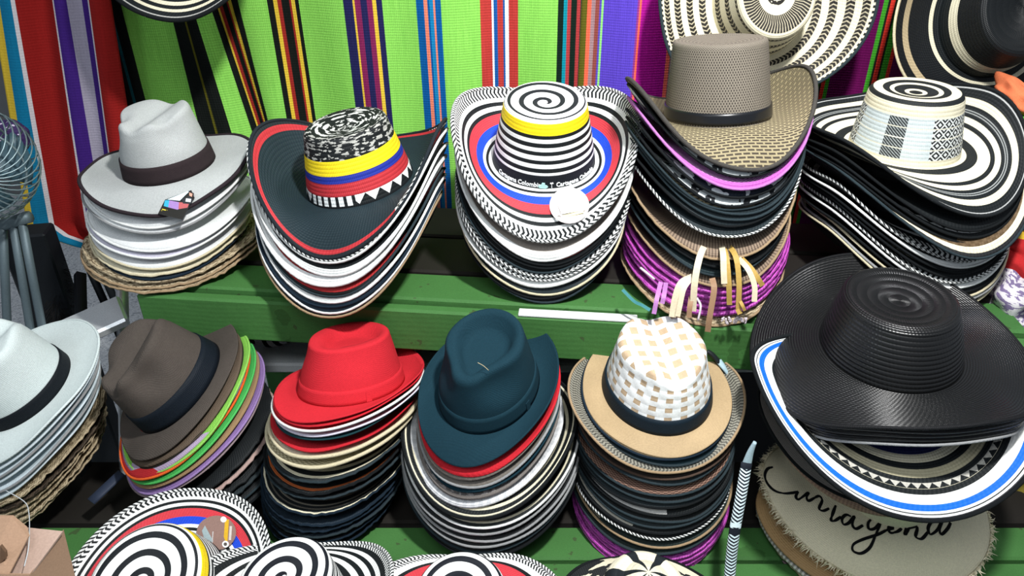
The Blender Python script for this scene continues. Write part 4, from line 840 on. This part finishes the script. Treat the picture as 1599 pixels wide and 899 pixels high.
# lettering on the crown band of the striped hat
def crown_text(T, g, txt, ph0, z0, size, mat, style='vueltiao', name='lettering', bold=.0):
    cu = bpy.data.curves.new('lettering_curve', 'FONT'); cu.body = txt; cu.size = size; cu.extrude = .0004; cu.align_x = 'CENTER'; cu.resolution_u = 2; cu.offset = bold
    to = bpy.data.objects.new('lettering_tmp', cu); COL.objects.link(to); bpy.context.view_layer.update()
    me = bpy.data.meshes.new_from_object(to.evaluated_get(bpy.context.evaluated_depsgraph_get())); bpy.data.objects.remove(to); bpy.data.curves.remove(cu)
    tp = (1-g['tr'])
    for v in me.vertices:
        z = z0+v.co.y; s = z/(g['ch']*(1-g.get('rd', .12))); r = 1-tp*max(0, s)**g.get('tp', 1.1)
        ph = ph0+v.co.x/(g['a']*r*1.05); off = .0012+v.co.z
        v.co = ((g['a']*r+off)*math.sin(ph), -(g['b']*r+off)*math.cos(ph), z)
    me.materials.clear(); me.materials.append(mat); me.name = name; o = bpy.data.objects.new(name, me); COL.objects.link(o); o.parent = T; return o
LET = plain('white_thread', '#e8ecec', .7)
crown_text(HAT_U3, G_U3, 'Cartagena Colombia', -.56, .0030, .0102, LET, bold=.0002)
crown_text(HAT_U3, G_U3, 'Cartagena Colombia', .66, .0030, .0102, LET, bold=.0002)
def crown_shape(T, g, poly, ph0, z0, mat, name):
    V, n = [], len(poly)
    for off in (.0024, .0008):
        for x, y in poly:
            z = z0+y; s = max(0, z/(g['ch']*(1-g['rd']))); r = 1-(1-g['tr'])*s**1.1; ph = ph0+x/(g['a']*r*1.05)
            V.append(((g['a']*r+off)*math.sin(ph), -(g['b']*r+off)*math.cos(ph), z))
    return mesh(name, V, [list(range(n)), list(range(2*n-1, n-1, -1))]+[[i, n+i, n+(i+1) % n, (i+1) % n] for i in range(n)], mat, T, None, False)
crown_shape(HAT_U3, G_U3, [(-.0125, .0015), (-.010, -.001), (0, -.0015), (.004, .001), (.002, .0032), (-.001, .004), (-.0015, .0072), (-.006, .0078), (-.008, .0045), (-.011, .0035)], -.0, .003, plain('pale_teal_thread', '#a9d3cf', .7), 'hat_emblem')
for poly in ([(.0068, -.001), (.0078, -.001), (.0074, .005), (.0068, .005)], [(.0068, .005), (.0042, .0068), (.0050, .0078), (.0070, .0072), (.0092, .0080), (.0102, .0064), (.0076, .0060)]):
    crown_shape(HAT_U3, G_U3, poly, .03, .003, LET, 'palm_emblem')
def band_tab(T, g, ph0, mat):
    crown_shape(T, g, [(-.004, 0), (.004, 0), (.0045, .015), (-.0035, .015)], ph0, .001, mat, 'band_tab')
band_tab(HAT_RED, G_RED, 1.0, rf); band_tab(HAT_NAVY, G_NAVY, 1.35, nf)
# Cartagena in embroidered script over the cream brim (pixel strokes of the photograph's own lettering, sewn onto the brim)
bvc = bvh_of(child(HAT_CRM)['brim'])
def sp_(P, m=8):
    P = np.array(P, float); Q = np.vstack([2*P[0]-P[1], P, 2*P[-1]-P[-2]]); out = []
    for i in range(1, len(Q)-2):
        for t in np.linspace(0, 1, m, endpoint=False):
            out.append(.5*((2*Q[i])+(-Q[i-1]+Q[i+1])*t+(2*Q[i-1]-5*Q[i]+4*Q[i+1]-Q[i+2])*t*t+(-Q[i-1]+3*Q[i]-3*Q[i+1]+Q[i+2])*t**3))
    out.append(P[-1]); return np.array(out)
Lz = lambda x, y: (1110+x/3.223, 620+y/3.223)
strokes = {
 'C': ([(312, 352), (285, 362), (272, 395), (285, 435), (320, 470), (365, 484), (410, 482), (440, 476)], 1.3),
 'a': ([(440, 476), (428, 500), (440, 515), (470, 496), (490, 482), (482, 505), (492, 522), (520, 508)], 1.25),
 'r': ([(520, 508), (545, 498), (560, 520), (545, 560), (565, 572), (595, 560)], 1.2),
 't': ([(628, 545), (612, 590), (605, 618), (622, 622), (655, 602)], 1.25),
 'a2': ([(705, 600), (680, 592), (660, 612), (668, 640), (695, 632), (722, 600), (712, 640), (730, 662), (765, 645)], 1.25),
 'g': ([(845, 618), (815, 612), (792, 632), (795, 662), (825, 660), (858, 622), (830, 690), (800, 755), (755, 785), (715, 772), (718, 740), (765, 715), (840, 690), (880, 670)], 1.25),
 'e': ([(880, 670), (925, 655), (940, 636), (915, 630), (892, 655), (905, 682), (945, 672), (968, 645)], 1.25),
 'n': ([(968, 645), (985, 640), (975, 690), (1000, 655), (1030, 640), (1038, 660), (1030, 700), (1058, 712), (1090, 680)], 1.3),
 'a3': ([(1150, 625), (1110, 628), (1092, 660), (1105, 690), (1140, 665), (1162, 622), (1150, 665), (1160, 690), (1190, 660), (1205, 632)], 1.3)}
EMB = cloth('black_embroidery', '#0f1012', .8)
for nm, (P, wd) in strokes.items():
    Q = [onto(bvc, *Lz(*p), .0007) for p in sp_(P)]; Q = [q for q in Q if q is not None]
    if len(Q) > 3:
        Q = to_local(HAT_CRM, np.array(Q)); k = np.linspace(0, 1, len(Q)); tube('embroidered_letter', Q, .0017*wd*(.75+.45*np.abs(np.sin(k*9))), EMB, HAT_CRM, 6, ry=.0008)
q = onto(bvc, 1501, 803)
if q is not None:
    q = to_local(HAT_CRM, q)[0]; tube('gold_charm', [q, q+np.array([.004, 0, .001]), q+np.array([.011, 0, .001])], [.002, .0045, .002], plain('gold_charm', '#b08a3a', .4, .8), HAT_CRM, 10, ry=.0015)
# chin straps of the tan hat
TANH = U4[12][0]
def ribbon(name, T, pts, wpx, mat, th=.0012, world=False):
    P = np.array([at(*p) for p in pts]) ; P = sp_(P, 6); n = len(P); Tg = np.gradient(P, axis=0); Tg /= np.linalg.norm(Tg, axis=1)[:, None]
    view = P-np.array([0, 0, CAMZ]); S = np.cross(Tg, view); S /= np.linalg.norm(S, axis=1)[:, None]; hw = wpx/F*1.15/2
    N = np.cross(S, Tg); V = []
    for p, s, m_ in zip(P, S, N): V += [p-s*hw, p+s*hw, p+s*hw+m_*th, p-s*hw+m_*th]
    V = np.array(V); V = to_local(T, V) if T else V; Fc, uv = [], []
    for i in range(n-1):
        for j in range(4):
            k = (j+1) % 4; Fc.append([i*4+j, i*4+k, i*4+4+k, i*4+4+j]); uv += [(i/n, j/4), (i/n, (j+1)/4), ((i+1)/n, (j+1)/4), ((i+1)/n, j/4)]
    Fc += [[3, 2, 1, 0], [(n-1)*4+q for q in range(4)]]; uv += [(0, 0)]*8
    return mesh(name, V, Fc, mat, T, uv, False)
ST1, ST2, ST3 = plain('pale_leather', '#dccfb2', .55), plain('ochre_leather', '#b5964f', .55), plain('brown_leather', '#95755a', .55)
Ys = 1.0
for pts, wpx, m_ in [([(1106, 372, 1.05), (1093, 400, 1.005), (1085, 440, .985), (1082, 486, .985)], 10, ST1), ([(1125, 376, 1.05), (1129, 395, 1.0), (1130, 420, .985), (1131, 443, .98)], 9, ST1), ([(1126, 378, 1.05), (1134, 400, 1.0), (1138, 440, .98), (1139, 476, .98)], 8, ST2),
   ([(1129, 376, 1.05), (1148, 398, 1.0), (1154, 440, .98), (1153, 482, .975)], 8, ST2), ([(1153, 403, 1.01), (1168, 420, .985), (1178, 445, .975), (1178, 471, .97)], 8, ST1), ([(1158, 404, 1.01), (1172, 418, .99), (1183, 434, .98), (1191, 446, .98)], 8, ST2),
   ([(1082, 432, 1.0), (1064, 442, .985), (1055, 465, .98), (1050, 495, .98)], 11, ST1), ([(1080, 433, .995), (1068, 450, .98), (1062, 475, .975), (1058, 494, .975)], 8, ST1), ([(1112, 434, 1.0), (1115, 452, .985), (1109, 490, .975), (1105, 518, .975)], 9, ST3), ([(1080, 462, .99), (1077, 480, .98), (1076, 496, .98)], 8, ST3),
   ([(1156, 470, .975), (1160, 478, .97), (1163, 485, .97)], 5, ST2), ([(1152, 482, .975), (1156, 490, .972)], 8, ST2)]:
    ribbon('chin_strap', TANH, pts, wpx, m_)
MAGH = U4[13][0]
for pts in ([(1032, 440, 1.02), (1026, 465, .985), (1021, 490, .98)], [(1040, 441, 1.02), (1037, 460, .985), (1034, 474, .98)]):
    ribbon('chin_strap', MAGH, pts, 7, plain('lilac_leather', '#b27ab8', .5))
LO5 = U4[17][0]
for k in range(9):
    x = 1126+k*5; P = [at(x+RNG.uniform(-3, 3), 500+RNG.uniform(-6, 6), .985-.0005*k) for _ in range(4)]; tube('loose_thread', to_local(LO5, sp_(P, 5)), .0014, plain('white_raffia', '#cfc3cb', .7), LO5, 5)
for (a, b, c_) in (((1000, 418), (1010, 426), (1022, 436)), ((1088, 465), (1094, 478), (1090, 500))):
    tube('loose_thread', to_local(LO5, sp_([at(*a, 1.0), at(*b, .99), at(*c_, .985)], 5)), .002, plain('white_raffia', '#cfc3cb', .7), LO5, 5)
ribbon('teal_tie', LO5, [(972, 452, 1.03), (990, 470, 1.01), (1002, 476, 1.0), (1015, 484, .99)], 5, plain('teal_tie', '#3d7f84', .6))
# woven key strap hanging beside the sun hat stack
kw = empty('woven_strap', loc=at(1160, 700, .80)); tag(kw, 'black and white patterned woven strap hanging between the stacks', 'strap')
g = NB('arrow_weave', .8, .2); u, v = g.uv(); a_ = g.tri(v); seg = g.fr(g.m('MULTIPLY', u, 2.2))
val = g.m('GREATER_THAN', g.fr(g.m('ADD', g.m('MULTIPLY', u, 40), g.m('MULTIPLY', g.tri(g.m('MULTIPLY', v, 2)), 2.4))), .5)
val = g.m('MULTIPLY', val, g.m('GREATER_THAN', seg, .10)); val = g.m('MAXIMUM', val, g.band(seg, .92, .985))
STRAP = g.col(g.mix(val, lin('#171c26'), lin('#cfe0e6')), .06)
k0 = np.array(kw.location); pth = sp_([at(1166, 722, .80), at(1157, 775, .775), at(1147, 830, .755), at(1141, 880, .74), at(1138, 930, .72)], 8)
tube('strap_body', pth-k0, .0085, STRAP, kw, 12, ry=.0035)
pt2 = sp_([at(1179, 690, .803), at(1172, 705, .802), at(1166, 724, .80)], 6)
tube('strap_tip', pt2-k0, np.linspace(.0025, .0072, len(pt2)), plain('pale_blue_cord', '#9db4be', .7), kw, 12, ry=.003)
sb = empty('short_strap', loc=at(1118, 560, .98)); tag(sb, 'short pale blue strap with black end behind the checked hat', 'strap'); k0 = np.array(sb.location)
pt3 = sp_([at(1122, 563, 1.0), at(1131, 575, .99), at(1141, 592, .985)], 6); tube('strap_body', pt3-k0, np.linspace(.0065, .004, len(pt3)), plain('pale_blue_web', '#9fb9c4', .6), sb, 10, ry=.003)
pt4 = sp_([at(1104, 548, 1.005), at(1112, 553, 1.003), at(1122, 564, 1.0)], 6); tube('strap_end', pt4-k0, np.linspace(.004, .0075, len(pt4)), plain('black_web', '#1a1f22', .5), sb, 10, ry=.0035)
# short dark bar between the stacks
c1, c2 = at(142, 783, .90), at(190, 738, .95); db = tag(tube('dark_strap', np.linspace(c1, c2, 4), .011, plain('blue_black_web', '#2b3446', .6), None, 8, ry=.004), 'short dark blue strap end lying by the brown trilby stack', 'strap')
# cardboard box
CARD = plain('cardboard', '#a98a72', .85, 0, .15); CARD2 = plain('cardboard_inner', '#b39a8c', .85, 0, .15)
cb = empty('cardboard_box', loc=at(40, 880, .60)); tag(cb, 'open brown cardboard box below the white panama hat', 'box')
k0 = np.array(cb.location)
def panel(nm, P, mat, th=.003):
    Q = np.array([at(*p) for p in P])-k0; nrm = np.cross(Q[1]-Q[0], Q[2]-Q[0]); nrm /= np.linalg.norm(nrm)
    if nrm@(k0+Q.mean(0)-np.array([0, 0, CAMZ])) < 0: nrm = -nrm
    n = len(Q); V = np.concatenate([Q, Q+nrm*th]); return mesh(nm, V, [list(range(n)), list(range(2*n-1, n-1, -1))]+[[i, n+i, n+(i+1) % n, (i+1) % n] for i in range(n)], mat, cb, None, False)
panel('flap', [(40, 823, .64), (98, 829, .64), (46, 899, .585), (10, 899, .585)], CARD2)
panel('side_panel', [(98, 829, .645), (117, 905, .64), (125, 1010, .63), (40, 1010, .56), (44, 900, .583)], CARD)
panel('flap', [(-30, 806, .63), (18, 806, .63), (40, 824, .625), (44, 838, .615), (12, 900, .57), (-30, 900, .57)], CARD)
panel('front_panel', [(-60, 895, .57), (46, 897, .57), (44, 1010, .53), (-60, 1010, .53)], CARD)
panel('back_panel', [(-60, 830, .66), (95, 832, .66), (120, 1000, .64), (-60, 1000, .64)], CARD)
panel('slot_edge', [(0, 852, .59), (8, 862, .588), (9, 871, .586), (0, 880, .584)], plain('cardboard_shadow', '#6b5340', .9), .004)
tag(tube('loose_string', sp_([at(8, 765, .74), at(38, 783, .71), at(45, 800, .68), at(46, 830, .628), at(44, 858, .605), at(38, 884, .585)], 6), .0006, plain('string', '#c9cfd2', .7), None, 5), 'thin pale string trailing over the cardboard box', 'string')
tag(tube('thread', sp_([at(746, 566, .87), at(755, 571, .87), at(763, 578, .868)], 4), .0004, plain('pale_thread', '#c8b890', .7), None, 5), 'loose pale thread lying on the navy trilby crown', 'thread')
# ---------------------------------------------------------------- clothes heaped at the stall side
def cl(px, py, Y, s, mat, label, seed, rz=0, tilt=(0, 0), fold=.2):
    c = at(px-9, py, Y); return lump('folded_garment', tuple(c), s, mat, label, 'garment', seed, rz, fold, 48, 26, tilt, 'clothes heaped beside the hats')
cl(1600, 152, 1.26, (.030, .06, .018), cloth('orange_cotton', '#d9764e'), 'salmon orange garment on top of the clothes heap', 101, 10, (10, -35))
cl(1604, 196, 1.24, (.030, .06, .028), cloth('green_cotton', '#5fb84c'), 'light green garment under the orange one', 102, 0, (20, -20))
cl(1612, 325, 1.18, (.036, .08, .03), cloth('blue_cotton', '#124fb4'), 'bright blue garment in the clothes heap', 103, 0, (10, -15))
cl(1606, 372, 1.14, (.034, .07, .020), cloth('yellow_cotton', '#cda832'), 'mustard yellow garment in the clothes heap', 104, 0, (10, 30))
cl(1600, 404, 1.12, (.036, .06, .036), cloth('red_knit', '#b52a2c'), 'red garment in the clothes heap', 105, 0, (10, 50))
yarn = rings('mottled_yarn', [(0, '#b9aebb')], [dict(v0=0, v1=1, kind='ikat', n=26, k=22, duty=.52, c0='#d6d2d8', c1='#7a6c92')], braid=6, bs=.5)
cl(1598, 462, 1.08, (.044, .06, .045), yarn, 'mottled white and purple knitted garment beside the sun hat', 106, 0, (0, 0), .3)
cl(1545, 405, 1.2, (.07, .06, .04), cloth('dark_blue_cotton', '#1a2a33'), 'dark blue garment behind the sun hat', 107)
cl(1620, 265, 1.3, (.05, .06, .09), cloth('black_cotton', '#121315'), 'black garment behind the blue one', 108)
cl(1560, 800, 1.05, (.075, .08, .10), rings('dark_floral', [(0, '#10151a')], [dict(v0=0, v1=1, kind='ikat', n=7, k=7, duty=.63, c0='#0f1617', c1='#7d7440')], braid=3, bs=.1), 'dark green and gold printed garment beyond the cream hat', 109, 0, (0, 0), .25)
cl(1600, 870, .98, (.05, .08, .07), cloth('maroon_cotton', '#451a22'), 'maroon garment beside the cream fringed hat', 110)
cl(1600, 735, 1.02, (.03, .06, .05), cloth('olive_cotton', '#8a7c34'), 'olive yellow garment under the blue rimmed hat', 111)
